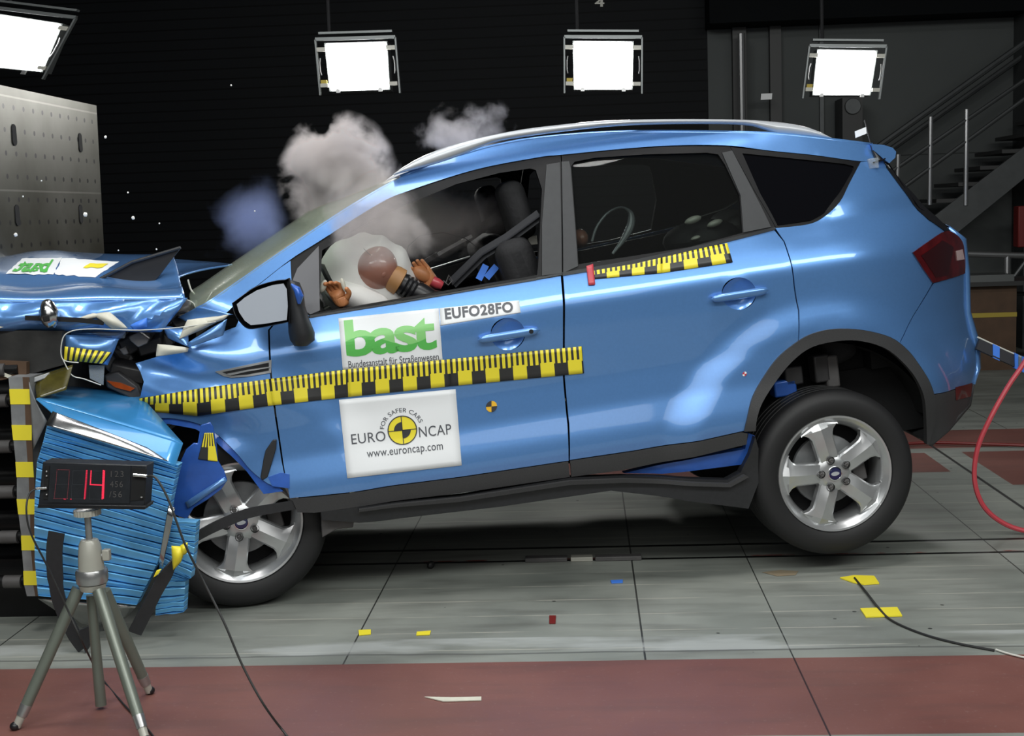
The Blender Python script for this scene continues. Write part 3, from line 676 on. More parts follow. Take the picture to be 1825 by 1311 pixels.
# floor pan, far sill, bulkhead, inner shell
def ub(x, y): p = PV(x, y); return p
pan = [PV(x, y) for x, y in [(470, 880), (640, 895), (820, 870), (1016, 840), (1200, 830), (1340, 812)]]
rows = [[Vector((p.x, .12+(WD-.24)*k/4, p.z+.03)) for k in range(5)] for p in pan]
MB().grid(rows).build('floor_pan', 'matte', car, solid=.03)
MB().box((-.36, .35, .05), (.60, WD-.35, .36)).build('rear_underbody', 'matte', car)
MB().box((.32, .28, .36), (.50, WD-.28, .80)).build('luggage_trim', 'matte', car)
MB().box((-2.46, .25, .2), (-2.36, WD-.15, .80)).build('bulkhead', 'matte', car)
panel('door_trim', [(560, 568), (1000, 494), (1010, 815), (530, 880), (500, 700)], 'seat', fd, off=.07, thick=.05, res=.06)
panel('door_trim', [(1006, 494), (1380, 414), (1400, 600), (1330, 760), (1016, 815)], 'seat', rd, off=.07, thick=.05, res=.06)
for nm, pts_, par in (('door_trim', [(560, 568), (1000, 494), (1010, 815), (530, 880), (500, 700)], fd2), ('door_trim', [(1006, 494), (1380, 414), (1400, 600), (1330, 760), (1016, 815)], rd2)):
    o = panel(nm, pts_, 'seat', par, off=.07, thick=.05, res=.06); o.data = o.data.copy()
    for v in o.data.vertices: v.co.y = WD-v.co.y
# wheel housings
def housing(cu, cw, r, name='wheel_liner', a0=14, a1=158):
    rows = []
    for j in range(6):
        v = (.17 if cu > -1 else .11)+.22*j/5; rows.append([Vector((cu+(r-.0*j)*cos(R(a0+(a1-a0)*k/28)), v, cw+r*sin(R(a0+(a1-a0)*k/28)))) for k in range(29)])
    mb = MB(); mb.grid(rows); rows2 = [[Vector((cu+r*s_*cos(R(a0+(a1-a0)*k/28)), .375, cw+r*s_*sin(R(a0+(a1-a0)*k/28)))) for k in range(29)] for s_ in (1, .5, .05)]
    mb.grid(rows2); mb.build(name, 'matte', car, ang=50)
housing(.02, .0, .53)
housing(FH[0]-.02, FH[1], .46, a0=-10, a1=190)
# suspension lumps in the rear arch
for x, y, sx, sz, m_ in ((1460, 655, .035, .06, 'debris'), (1478, 660, .03, .07, 'dgrey'), (1395, 690, .05, .035, 'paint_in'), (1410, 668, .04, .04, 'debris'), (1420, 720, .04, .05, 'matte')):
    p = PD(x, y, .22); MB().obox(p, (sx, 0, 0), (0, .04, 0), (0, 0, sz)).build('suspension_part', m_, car, bevel=.008)
# --- wheels
def wheel(ou, ow, ov, spin, steer, rrt=.352, label=None, steered=False):
    root = bpy.data.objects.new('wheel', None); COL.objects.link(root); root.parent = car; root.empty_display_size = .05
    root.location = (ou, ov, ow); root.rotation_euler = (0, 0, steer)
    if label: root['label'] = label
    # tyre: axis +Y (inwards), outer face near y=0
    prof = [(.246, .004), (.252, -.006), (.27, -.014), (.31, -.016), (.328, -.008), (.342, .006), (.348, .02), (rrt, .045)]
    for g in range(4):
        y = .055+g*.038; prof += [(rrt, y), (rrt-.008, y+.002), (rrt-.008, y+.008), (rrt, y+.010)]
    prof += [(rrt, .20), (.348, .215), (.328, .235), (.30, .243), (.25, .235), (.246, .22)]
    ty = MB().lathe(prof, (0, 0, 0), (0, 1, 0), 96); t = ty.build('tyre', M_tread, root, ang=28)
    prof = [(.222, .2), (.205, .12), (.203, .05), (.214, .022), (.228, .008), (.238, -.002), (.246, -.004), (.249, .004), (.247, .02), (.215, .03), (.213, .2)]
    MB().lathe(prof, (0, 0, 0), (0, 1, 0), 96, closed=True).build('rim', 'alloy', root, ang=25)
    # spokes
    st_ = [(.040, .034, .012, .0), (.068, .044, .010, .0), (.090, .045, .004, .001), (.13, .045, .001, .003), (.165, .047, -.001, .006), (.183, .056, .000, .009), (.198, .076, .001, .013), (.210, .084, .006, .016), (.224, .080, .012, .018), (.236, .074, .004, .008), (.243, .070, -.001, .001)]
    for k in range(5):
        a = spin+k*2*pi/5; rd_ = Vector((cos(a), 0, sin(a))); td = Vector((-sin(a), 0, cos(a))); rows = []
        for (r, hw, y, dish) in st_:
            row = []
            for (s_, dy) in ((-1, .045), (-1, .012), (-.86, .004+dish*.5), (-.45, .0015+dish*.3), (0, -.003), (.45, .0015+dish*.3), (.86, .004+dish*.5), (1, .012), (1, .045)):
                rr_ = sqrt(max(0, r*r-(s_*hw)**2)) if r > .2 else r
                row.append(rd_*rr_+td*s_*hw+Vector((0, y+dy, 0)))
            rows.append(row)
        # back face closes the spoke
        mb = MB(); mb.grid(rows); nb = [[rw[-1], rw[0]] for rw in rows]; mb.grid(nb)
        mb.build('spoke', 'alloy', root, ang=22)
        c = rd_*.060; MB().lathe([(.0, .014), (.0145, .014), (.0155, .008), (.017, .0)], c+Vector((0, -.002, 0)), (0, 1, 0), 16).build('lug_recess', 'lampd', root)
        MB().lathe([(.0, -.008), (.006, -.010), (.010, -.006), (.0105, .012)], c+Vector((0, .002, 0)), (0, 1, 0), 6).build('lug_nut', 'dgrey', root)
    MB().lathe([(0, .006), (.040, .006), (.062, .010), (.078, .020), (.085, .045), (.06, .08), (0, .08)], (0, 0, 0), (0, 1, 0), 40).build('hub', 'alloy', root)
    MB().lathe([(.0, -.001), (.024, .0), (.0265, .002), (.0265, .008)], (0, 0, 0), (0, 1, 0), 32).build('centre_cap', 'navy', root)
    MB().lathe([(.0265, -.001), (.030, -.0005), (.031, .006)], (0, 0, 0), (0, 1, 0), 32).build('cap_ring', 'chrome', root)
    ov_ = [Vector((.018*cos(t*pi/12), -.0018, .0085*sin(t*pi/12))) for t in range(24)]
    MB().prism(ov_, (0, .001, 0)).build('cap_emblem', 'silver', root)
    MB().lathe([(.05, .10), (.148, .10), (.15, .104), (.15, .118), (.05, .12)], (0, 0, 0), (0, 1, 0), 48, True).build('brake_disc', 'steel', root)
    MB().lathe([(.03, .14), (.21, .15), (.21, .16), (.03, .17)], (0, 0, 0), (0, 1, 0), 32, True).build('backing_plate', 'matte', root)
    MB().obox((.135, .11, -.02), (.03, 0, .006), (0, .03, 0), (-.006, 0, .05)).build('brake_caliper', 'dgrey', root, bevel=.006)
    return root
M['olive'] = mat('dark_amber_glue', (.10, .085, .015), .25, 0, .6, .6, 14)
M['navy'] = mat('navy_cap', (.01, .012, .08), .25, .2, 1)
def tread_mat():
    m, nt, b = newmat('tyre_rubber_tread'); L = nt.links
    tc = nt.nodes.new('ShaderNodeTexCoord'); s = nt.nodes.new('ShaderNodeSeparateXYZ'); L.new(tc.outputs['Object'], s.inputs[0])
    an = math_node(nt, 'ARCTAN2', s.outputs[2], s.outputs[0])
    rad = math_node(nt, 'SQRT', math_node(nt, 'ADD', math_node(nt, 'POWER', s.outputs[0], 2.), math_node(nt, 'POWER', s.outputs[2], 2.)))
    fr = math_node(nt, 'FRACT', math_node(nt, 'ADD', math_node(nt, 'MULTIPLY', an, 11.14), math_node(nt, 'MULTIPLY', s.outputs[1], 22.)))
    h = math_node(nt, 'MULTIPLY', math_node(nt, 'GREATER_THAN', fr, .16), math_node(nt, 'GREATER_THAN', rad, .336))
    side = math_node(nt, 'MULTIPLY', math_node(nt, 'LESS_THAN', rad, .336), 1.)
    bp = nt.nodes.new('ShaderNodeBump'); bp.inputs['Distance'].default_value = .006; bp.inputs['Strength'].default_value = .7
    L.new(math_node(nt, 'ADD', h, side), bp.inputs['Height']); L.new(bp.outputs[0], b.inputs['Normal'])
    b.inputs['Base Color'].default_value = (.009, .009, .010, 1); b.inputs['Roughness'].default_value = .62
    return m
M_tread = tread_mat()
pr = PD(1487, 843, .03)
WR = wheel(pr.x, pr.z, .02, R(30), 0)
fy = .10; pf = PD(430, 931, fy)
WF = wheel(pf.x, pf.z, fy, R(37), R(6))
def copy_kids(src, par):
    for ch in list(src.children):
        c = ch.copy(); COL.objects.link(c); c.parent = par
WF.location.y = .10
for (src, u_, w_) in ((WR, pr.x, pr.z), (WF, pf.x, pf.z+.03)):
    c = src.copy(); COL.objects.link(c); c.parent = car; c.location = (u_, WD-.02, w_); c.rotation_euler = (0, 0, pi); copy_kids(src, c)
# front axle bits
MB().tube([(pf.x, .24, pf.z), (pf.x, WD-.24, pf.z)], .03, 8).build('axle', 'matte', car)
MB().tube([(pr.x, .24, pr.z), (pr.x, WD-.24, pr.z)], .04, 8).build('axle', 'matte', car)

# --- front wing (fender)
AF = crp(ARC_F, 4)
panel('front_wing', [(241, 647), (277, 636), (310, 628), (337, 619), (339, 613), (420, 582), (437, 545), (460, 508), (500, 476), (518, 464), (520, 500), (528, 545), (552, 563), (497, 565), (478, 588), (481, 660), (490, 740), (502, 820), (512, 870)]+AF[::-1][1:-1]+[(247, 745), (246, 725), (251, 700), (256, 680), (250, 663)], 'paint', inset=.001, res=.022, ang=40)
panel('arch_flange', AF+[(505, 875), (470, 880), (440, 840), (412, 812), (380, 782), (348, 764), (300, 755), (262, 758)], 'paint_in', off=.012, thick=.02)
# side vent
vt = [(383, 662), (430, 652), (484, 641), (483, 664), (440, 671), (412, 673), (398, 670)]
vent = panel('side_vent', vt, 'alloy', off=-.006, thick=.01)
panel('vent_opening', [(396, 663), (435, 655), (479, 646), (479, 660), (440, 667), (412, 669)], 'matte', vent, off=-.009, thick=.006)
panel('vent_bar', [(404, 666), (440, 659), (481, 653), (481, 655), (440, 662), (410, 669)], 'alloy', vent, off=-.013, thick=.006)
# --- door mirror
mroot = bpy.data.objects.new('door_mirror', None); COL.objects.link(mroot); mroot.parent = car
vm = -.13
def MP(x, y, v=vm): return PD(x, y, v)
housing_pts = [(415, 540), (430, 529), (455, 512), (485, 502), (508, 499), (516, 502), (515, 570), (513, 573), (470, 582), (445, 585), (432, 577), (420, 560)]
rows = []
for s_, dv in ((1.0, -.012), (1.03, .0), (1.0, .05), (.85, .10), (.5, .13), (.05, .14)):
    cx_, cy_ = 472, 543
    rows.append([MP(cx_+(x-cx_)*s_+(dv*60), cy_+(y-cy_)*s_, vm+dv) for x, y in crp(housing_pts+housing_pts[:1], 3)])
MB().grid(rows).build('mirror_housing', 'skirt', mroot, ang=50)
gl = [(422, 542), (436, 530), (458, 517), (485, 508), (505, 505), (511, 515), (513, 545), (511, 570), (470, 577), (447, 579), (436, 571), (426, 556)]
MB().prism([MP(x, y, vm-.010) for x, y in gl], (0, .006, 0)).build('mirror_glass', 'mirror', mroot)
rows = []
for (x0, x1, y, v0, v1) in ((506, 520, 499, -.12, -.05), (508, 534, 503, -.14, -.03), (510, 541, 520, -.15, -.02), (511, 544, 545, -.15, -.01), (513, 552, 570, -.15, .0), (514, 561, 592, -.15, .0), (517, 561, 606, -.14, .0), (524, 548, 616, -.12, -.02), (534, 540, 617, -.1, -.05)):
    rw = []
    for k in range(17):
        t = 2*pi*k/16; vv = (v0+v1)/2+(v0-v1)/2*sin(t)*-1; rw.append(PD((x0+x1)/2+(x1-x0)/2*cos(t), y, vv))
    rows.append(rw)
MB().grid(rows).build('mirror_arm', 'skirt', mroot, ang=60)
MB().tube([PD(519, 506, -.155), PD(529, 515, -.160), PD(534, 528, -.16), PD(533, 541, -.158)], [.004, .014, .016, .006], 10).build('mirror_cap', 'paint_in', mroot)

# --- bonnet: near edge to raised far edge
near = [(-60, 541), (0, 538), (60, 538), (130, 537), (200, 535), (270, 534), (330, 532)]
far = [(-60, 470), (0, 461), (50, 453), (104, 450), (181, 454), (267, 458), (306, 462)]
B0 = []
def bon(i, t):
    """i in 0..6 along, t 0 near .. 1 far"""
    k = min(5, int(i)); fr_ = i-k
    n_ = (near[k][0]+(near[k+1][0]-near[k][0])*fr_, near[k][1]+(near[k+1][1]-near[k][1])*fr_)
    g_ = (far[k][0]+(far[k+1][0]-far[k][0])*fr_, far[k][1]+(far[k+1][1]-far[k][1])*fr_)
    A = PD(*n_, .12); B = PD(*g_, 1.45); p = A.lerp(B, t)
    p.z += .055*sin(pi*t)**.8*(1 if t < 1 else 0)+.018*sin(i*2.1+t*3)*sin(pi*t)-.03*ss(.08, .22, t)*(1-ss(.22, .38, t))
    return p
rows = [[bon(i*6/40, j/24) for j in range(25)] for i in range(41)]
bonnet = MB().grid(rows).build('bonnet', 'paint', car, solid=.012)
# rear corner of the bonnet, beyond the cut-out
rows = []
upc = crp([(306, 462), (340, 465), (380, 468), (414, 471)], 6); lwc = crp([(330, 532), (305, 522), (304, 505), (322, 492), (360, 481), (414, 472)], 4)
n = 18
def pl_s(l, t):
    k = t*(len(l)-1); i = min(len(l)-2, int(k)); a, b = l[i], l[i+1]; return (a[0]+(b[0]-a[0])*(k-i), a[1]+(b[1]-a[1])*(k-i))
for i in range(n+1):
    t = i/n; a = pl_s(upc, t); b = pl_s(lwc, t)
    rows.append([PD(a[0]+(b[0]-a[0])*j/8, a[1]+(b[1]-a[1])*j/8, 1.45-(1.33-.9*t)*(j/8)) for j in range(9)])
MB().grid(rows).build('bonnet_corner', 'paint', car, solid=.008)
# rolled bonnet edge skirt
sk2 = [(-60, 541), (0, 538), (130, 537), (270, 534), (334, 532)]; skl = [(-60, 590), (0, 588), (110, 588), (220, 589), (288, 591)]
rows = []
for i in range(31):
    a = pl_s(sk2, i/30); b = pl_s(skl, i/30)
    rows.append([PD(a[0]+(b[0]-a[0])*j/10, a[1]+(b[1]-a[1])*j/10, .12-.05*sin(pi*j/10*.9)+.012*sin(i*.8+j*.5)) for j in range(11)])
MB().grid(rows).build('bonnet_edge', 'paint', car, solid=.01)
MB().strap([PD(45, 566, .045), PD(90, 568, .04), PD(140, 570, .04), PD(185, 575, .045)], .018, (0, 0, 1), .01).build('edge_gap', 'matte', car)
mb = MB(); q_ = [PD(*a, .5) for a in ((145, 518), (182, 496), (235, 468), (322, 442), (306, 462), (283, 492), (258, 519), (240, 522))]
mb.prism(q_, (0, .02, 0)); mb.build('scuttle_panel', 'black', car, smooth=False, label='black triangular panel sticking up over the bonnet')
MB().tube([PD(145, 519, .48), PD(182, 495, .48), PD(235, 467, .48), PD(322, 441, .48)], .007, 8).build('wiper_blade', 'skirt', car)
# bonnet stickers
def bonq(q, off):     # place px quad on the bonnet: find surface by search over i,t
    out = []
    for (x, y) in q:
        best = None
        for i in range(0, 121):
            for j in range(0, 81):
                p = BG[i][j]; e = (p[1]-x)**2+(p[2]-y)**2
                if best is None or e < best[0]: best = (e, p[0])
        out.append(best[1]+Vector((0, 0, off)))
    return out
def proj(p):
    wp = O+U*p.x+Nn*p.y+Wv*p.z-Vector((0, 0, H)); z = wp.dot(Fv); return CX+f*wp.dot(RT)/z, CY-f*wp.dot(UP)/z
BG = [[(bon(i*6/120, j/80), *proj(bon(i*6/120, j/80))) for j in range(81)] for i in range(121)]
def bsheet(name, q, m, off, parent, nx=10, ny=8, vs=None, fs=None):
    mb = MB()
    def mp(a, b):
        x = (q[0][0]*(1-a)+q[1][0]*a)*(1-b)+(q[3][0]*(1-a)+q[2][0]*a)*b; y = (q[0][1]*(1-a)+q[1][1]*a)*(1-b)+(q[3][1]*(1-a)+q[2][1]*a)*b
        return bonq([(x, y)], off)[0]
    if vs: mb.add([mp(a, 1-b) for a, b in vs], fs)
    else: mb.grid([[mp(i/nx, j/ny) for j in range(ny+1)] for i in range(nx+1)])
    return mb.build(name, m, parent, smooth=True, ang=80)
s1 = bsheet('bonnet_sticker', [(40, 464), (110, 463), (96, 493), (10, 492)], 'white', .0095, car)
vs, fs = cutmesh(*norm(*text2d('bast', .03), .16, .9, .12, .88), ny=3, nx=4)
bsheet('sticker_lettering', [(110, 463), (40, 464), (10, 492), (96, 493)][::1], 'green', .0125, s1, vs=[(a, b) for a, b in vs], fs=fs)
s2 = bsheet('bonnet_sticker', [(112, 463), (212, 470), (170, 497), (98, 493)], 'white', .0095, car)
bsheet('sticker_emblem', [(160, 474), (195, 474), (182, 482), (150, 482)], 'yel', .0125, s2, 5, 4)

# --- crushed engine bay
mb = MB(); mb.prism([PD(*a, .55) for a in ((205, 585), (290, 588), (345, 545), (350, 600), (330, 625), (270, 640), (243, 680), (245, 712), (180, 690), (150, 640))], (0, .6, 0)); mb.build('engine_bay', 'matte', car, smooth=False)
for i, (x, y, a, b, v, m_, rz) in enumerate(((243, 605, .06, .035, .42, 'dgrey', .3), (250, 598, .05, .05, .45, 'debris', .8), (215, 628, .04, .02, .4, 'dgrey', -.6), (225, 622, .02, .045, .42, 'debris', .4), (270, 612, .05, .03, .4, 'debris', .1), (200, 640, .03, .03, .35, 'debris', .5), (290, 600, .03, .05, .5, 'debris', .7), (262, 595, .02, .02, .36, 'dgrey', .2), (230, 660, .07, .03, .3, 'debris', -.4), (330, 570, .04, .05, .45, 'debris', .5), (330, 550, .03, .02, .4, 'dgrey', .2), (345, 560, .02, .05, .5, 'debris', 0))):
    c, s_ = cos(rz), sin(rz); p = PD(x, y, v)
    MB().obox(p, (a*c, .01, a*s_), (.0, .05, .01), (-b*s_, 0, b*c)).build('engine_part', m_, car, bevel=.008)
hl = MB(); hl.prism([PD(*a, .16) for a in ((186, 668), (210, 662), (245, 688), (253, 705), (252, 718), (225, 706), (190, 690))], (0, .05, 0)); hl = hl.build('headlamp', 'debris', car, bevel=.006)
MB().prism([PD(*a, .15) for a in ((190, 678), (215, 682), (240, 692), (232, 697), (205, 690))], (0, .012, 0)).build('amber_lens', 'orange', hl)
MB().prism([PD(*a, .10) for a in ((158, 650), (186, 651), (184, 686), (160, 674))], (0, .008, 0)).build('headlamp_glass', 'clear', car)
# broken bumper piece with tape
def flap(name, q, v, m, parent=car, bulge=.02, n=10, th=.006, label=None, uv=None):
    """four px corners TL TR BR BL, each with own lateral depth"""
    rows = []
    for i in range(n+1):
        a = i/n; r = []
        for j in range(n+1):
            b = j/n
            x = (q[0][0]*(1-a)+q[1][0]*a)*(1-b)+(q[3][0]*(1-a)+q[2][0]*a)*b; y = (q[0][1]*(1-a)+q[1][1]*a)*(1-b)+(q[3][1]*(1-a)+q[2][1]*a)*b
            vv = (v[0]*(1-a)+v[1]*a)*(1-b)+(v[3]*(1-a)+v[2]*a)*b-bulge*sin(pi*a)*sin(pi*b); r.append(PD(x, y, vv))
        rows.append(r)
    o = MB().grid(rows).build(name, m, parent, solid=th, label=label, ang=60, weld=False)
    if uv:
        me = o.data; l = me.uv_layers.new(name='UVMap')
        for lp in me.loops:
            i, j = divmod(lp.vertex_index, n+1); l.data[lp.index].uv = (i/n*uv, 1-j/n)
    return o
bp1 = flap('bumper_piece', [(116, 596), (212, 604), (192, 650), (112, 636)], [.1]*4, 'paint', bulge=.03)
flap('ruler_tape', [(114, 617), (200, 628), (184, 648), (113, 641)], [.06, .06, .06, .06], 'tape_ticks', bp1, bulge=.03, uv=1.6, th=.002, n=24)
flap('torn_panel', [(150, 588), (225, 589), (222, 602), (180, 600)], [.14]*4, 'clear', bulge=.02)
flap('torn_panel', [(118, 585), (225, 590), (214, 604), (112, 600)], [.16]*4, 'paint', bulge=.02)
# suspension tower cap (silver cone)
c = PD(88, 560, .03)
mb = MB().ell(c, .038, .04, .052, 18, 12, fn=lambda p, d: p*(1+.18*noise.noise(d*3+Vector((3, 1, 0)))) if d.z < .5 else Vector((p.x*.9, p.y, p.z*1.15)))
mb.build('torn_foil', 'alum', car, label='crumpled silver foil cone')
MB().obox(c+Vector((-.005, -.04, -.012)), (.012, 0, 0), (0, .006, 0), (0, 0, .012)).build('foil_hole', 'matte', car, bevel=.004)
# cream insulation strips
def strip(pts_, v, wd, m='cream', name='insulation_strip', side=(0, .3, 1)):
    MB().strap([PD(x, y, v) for x, y in crp(pts_, 5)], wd, Vector(side), .005).build(name, m, car)
flap('insulation_strip', [(165, 560), (195, 556), (228, 585), (200, 585)], [.05]*4, 'cream', bulge=.03)
flap('insulation_strip', [(143, 566), (168, 558), (180, 562), (150, 571)], [.05]*4, 'cream', bulge=.01)
flap('insulation_strip', [(334, 570), (408, 562), (362, 585), (319, 604)], [.04]*4, 'cream', bulge=.02)
flap('insulation_strip', [(360, 572), (408, 560), (400, 568), (365, 580)], [.03]*4, 'cream', bulge=.01)
flap('insulation_strip', [(281, 613), (336, 620), (334, 626), (278, 635)], [.04]*4, 'cream', bulge=.015)
flap('torn_wing_top', [(333, 612), (405, 568), (398, 597), (337, 618)], [.02]*4, 'paint', bulge=.01)
flap('torn_wing_top', [(290, 580), (335, 588), (336, 618), (300, 602)], [.1, .08, .03, .08], 'paint', bulge=.02)
flap('torn_wing_top', [(318, 566), (352, 546), (415, 560), (337, 575)], [.2, .12, .06, .12], 'paint', bulge=.0)
flap('blue_rag', [(232, 580), (262, 566), (262, 582), (240, 588)], [.04]*4, 'bluecut', bulge=.02)
MB().tube([PD(x, y, .02) for x, y in crp([(140, 646), (112, 640), (110, 610), (122, 592), (160, 586), (250, 588), (330, 582), (385, 573)], 6)], .0022, 6).build('loose_wire', 'wire', car)
MB().tube([PD(x, y, .02) for x, y in crp([(112, 640), (128, 668), (150, 675), (180, 686)], 6)], .0022, 6).build('loose_wire', 'wire', car)
MB().tube([PD(x, y, .6) for x, y in crp([(335, 498), (340, 515), (347, 524)], 6)], .004, 6).build('loose_wire', 'wire', car)
MB().tube([PD(x, y, .2) for x, y in crp([(322, 530), (345, 540), (352, 558), (378, 520)], 6)], .002, 6).build('loose_wire', 'wire', car)
# hanging front wing flap with tape
dv = -.02
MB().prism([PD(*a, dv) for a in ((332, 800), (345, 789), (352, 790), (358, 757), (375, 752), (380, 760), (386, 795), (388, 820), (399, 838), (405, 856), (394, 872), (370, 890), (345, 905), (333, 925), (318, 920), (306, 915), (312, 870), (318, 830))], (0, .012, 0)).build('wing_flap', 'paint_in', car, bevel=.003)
flap('ruler_tape', [(364, 771), (380, 771), (388, 822), (353, 818)], [dv-.004]*4, 'tape', None or car, bulge=.0, uv=-1.0, th=.002, n=24)
flap('flap_lip', [(330, 895), (400, 850), (405, 856), (335, 905)], [dv-.01]*4, 'paint', bulge=.01)
MB().prism([PD(*a, .0) for a in ((486, 784), (493, 783), (492, 800), (477, 850), (467, 856), (464, 850), (470, 815), (473, 803))], (0, .015, 0)).build('broken_clip', 'skirt', car, bevel=.003, label='dark broken clip standing before the wing')
panel('hinge_bracket', [(478, 850), (500, 842), (516, 845), (516, 870), (485, 866)], 'paint_in', off=-.004)
# arch lip trim hanging across the front wheel
lip = [PD(x, y, v) for x, y, v in ((535, 898, .0), (490, 905, -.03), (440, 915, -.05), (390, 935, -.06), (352, 955, -.12), (330, 973, -.22), (305, 1010, -.30), (283, 1045, -.31), (262, 1085, -.32), (240, 1128, -.33))]
MB().strap([tuple(p) for p in cr(lip, 4)], [.036+.016*min(1, i/36) for i in range(37)], Vector((.35, 0, 1)), .006).build('hanging_arch_lip', 'skirt', car, label='black arch trim strip hanging down over the front wheel')
flap('yellow_clip', [(306, 972), (330, 975), (322, 1000), (309, 1015)], [-.33]*4, 'yel', bulge=.02, n=6, label='torn yellow tape on the hanging strip')
flap('yellow_clip', [(322, 972), (334, 966), (332, 985), (322, 990)], [-.33]*4, 'yel', bulge=.02, n=6)
flap('yellow_clip', [(279, 1016), (288, 1013), (283, 1022), (273, 1029)], [-.34]*4, 'yel', bulge=.0, n=4)

MB().prism([PD(*a, .16) for a in ((229, 600), (248, 591), (266, 604), (262, 612), (246, 619), (232, 607))], (0, .04, 0)).build('control_module', 'module', car, bevel=.004)
MB().prism([PD(*a, .2) for a in ((212, 622), (224, 617), (229, 630), (220, 633))], (0, .04, 0)).build('engine_part', 'module', car, bevel=.004)
MB().tube([PD(x, y, .2) for x, y in crp([(300, 575), (315, 560), (335, 556), (345, 566)], 5)], .006, 8).build('engine_hose', 'debris', car)
# --- interior
def rbox(name, c, hx, hy, hz, m, parent=car, rot=0, bev=.04, label=None):
    rm = Matrix.Rotation(rot, 3, 'Y'); mb = MB().obox(c, rm @ Vector((hx, 0, 0)), rm @ Vector((0, hy, 0)), rm @ Vector((0, 0, hz)))
    o = mb.build(name, m, parent, label=label); k = o.modifiers.new('b', 'BEVEL'); k.width = bev; k.segments = 4; return o
for sgn, vv in ((0, .47), (1, WD-.47)):
    seat = bpy.data.objects.new('front_seat', None); COL.objects.link(seat); seat.parent = car
    c = PD(918, 375, vv) if not sgn else PD(918, 375, .47)+Vector((0, WD-.94, 0))
    rbox('headrest', c, .055, .13, .13, 'seat', seat, R(-10), .05)
    rbox('seat_back', c+Vector((.02, 0, -.46)), .08, .24, .36, 'seat', seat, R(-14), .06)
    rbox('seat_cushion', c+Vector((-.28, 0, -.84)), .28, .25, .08, 'seat', seat, 0, .05)
    for k in (-.05, .05): MB().tube([c+Vector((.005, k, -.1)), c+Vector((.01, k, -.2))], .007, 8).build('headrest_post', 'chrome', seat)
rs = bpy.data.objects.new('rear_seat', None); COL.objects.link(rs); rs.parent = car
rbox('seat_back', PD(1370, 520, .9), .08, .68, .30, 'seat', rs, R(-18), .05)
rbox('seat_cushion', PD(1240, 600, .9), .25, .68, .08, 'seat', rs, 0, .05)
cs = bpy.data.objects.new('child_seat', None); COL.objects.link(cs); cs.parent = car
c = PD(1250, 425, .50)
MB().ell(c, .17, .2, .085, 20, 10).build('shell', 'seat', cs)
MB().ell(PD(1300, 400, .6), .09, .15, .07, 16, 8).build('head_pad', 'dgrey', cs)
for x, y, a in ((1235, 392, .03), (1274, 398, .028), (1240, 424, .018)): MB().ell(PD(x, y, .33), a*1.3, .02, a*.55, 12, 8, rot=Matrix.Rotation(R(-12), 3, 'Y')).build('buckle_pad', 'tripodh', cs)
MB().strap([PD(1320, 355, .4), PD(1290, 372, .4), PD(1240, 388, .4)], .035, (0, 1, 0)).build('harness', 'dgrey', cs)
MB().tube([PD(x, y, .75) for x, y in crp([(1055, 430), (1063, 405), (1080, 382), (1098, 371), (1112, 370), (1124, 380), (1124, 400), (1112, 425), (1092, 452)], 6)], [.006+.012*ss(24, 36, i)*(1-ss(38, 48, i)) for i in range(49)], 10).build('carry_handle', 'silver', car, label='chrome hoop behind the rear window')
MB().ell(PD(1034, 424, .5), .035, .06, .04, 14, 10).build('cushion', 'skin', car)
# belts
MB().strap([PD(962, 383, .25), PD(905, 425, .3), PD(860, 452, .34), PD(806, 505, .38)], .05, (0, 1, .1)).build('seat_belt', 'belt', car)
MB().strap([PD(962, 383, .25), PD(905, 425, .3), PD(860, 452, .34), PD(806, 505, .38)], .05, (.5, 0, 1)).build('seat_belt', 'belt', car)
MB().strap([PD(890, 385, .95), PD(860, 405, .95), PD(828, 428, .95)], .045, (.5, 0, 1)).build('seat_belt', 'belt', car)
MB().strap([PD(841, 420, .93), PD(800, 442, .93), PD(778, 455, .93)], .016, (.5, 0, 1), .004).build('belt_buckle_tongue', 'alum', car)
MB().strap([PD(780, 453, .92), PD(758, 466, .92)], .022, (.5, 0, 1), .01).build('belt_clip', 'black', car)
MB().tube([PD(722, 460, .8), PD(728, 438, .8), PD(748, 420, .8), PD(790, 414, .8), (PD(830, 425, .8)), PD(865, 452, .8)], .0018, 6).build('loose_wire', 'skirt', car)
MB().tube([PD(795, 503, .3), PD(800, 490, .3), PD(806, 500, .3), PD(799, 508, .3), PD(790, 500, .3)], .003, 6).build('loose_wire', 'dgrey', car)
for a, b in (((853, 498), (866, 472)), ((867, 495), (885, 474))): MB().strap([PD(*a, .35), PD(*b, .35)], .028, (.6, 0, 1), .008).build('buckle_clip', 'bluecut', car)
rbox('b_pillar_sensor', PD(948, 428, .4), .02, .03, .02, 'tripodh', car, 0, .005)
rbox('door_card_box', PD(830, 480, 1.5), .28, .04, .06, 'black', car, R(-9), .02)
# dashboard
rbox('dashboard', PD(520, 560, .9), .16, .72, .07, 'black', car, R(-10), .04)
MB().lathe([(.17, 0), (.182, .012), (.19, 0), (.182, -.012)], PD(610, 540, .48), (1, 0, .35), 40, True).build('steering_wheel', 'black', car)
MB().tube([PD(610, 540, .48), PD(560, 570, .48)], .03, 12).build('steering_column', 'black', car)
# airbag
c = PD(655, 500, .52)
MB().ell(c, .215, .16, .20, 36, 24, rot=Matrix.Rotation(R(22), 3, 'Y'), fn=lambda p, d: p*(1+.05*noise.noise(d*2.2))+Vector((0, 0, .006*sin(d.x*14)))).build('airbag', 'bag', car)
MB().ell(PD(640, 532, .42), .15, .12, .07, 24, 14, rot=Matrix.Rotation(R(26), 3, 'Y')).build('airbag', 'bag', car)

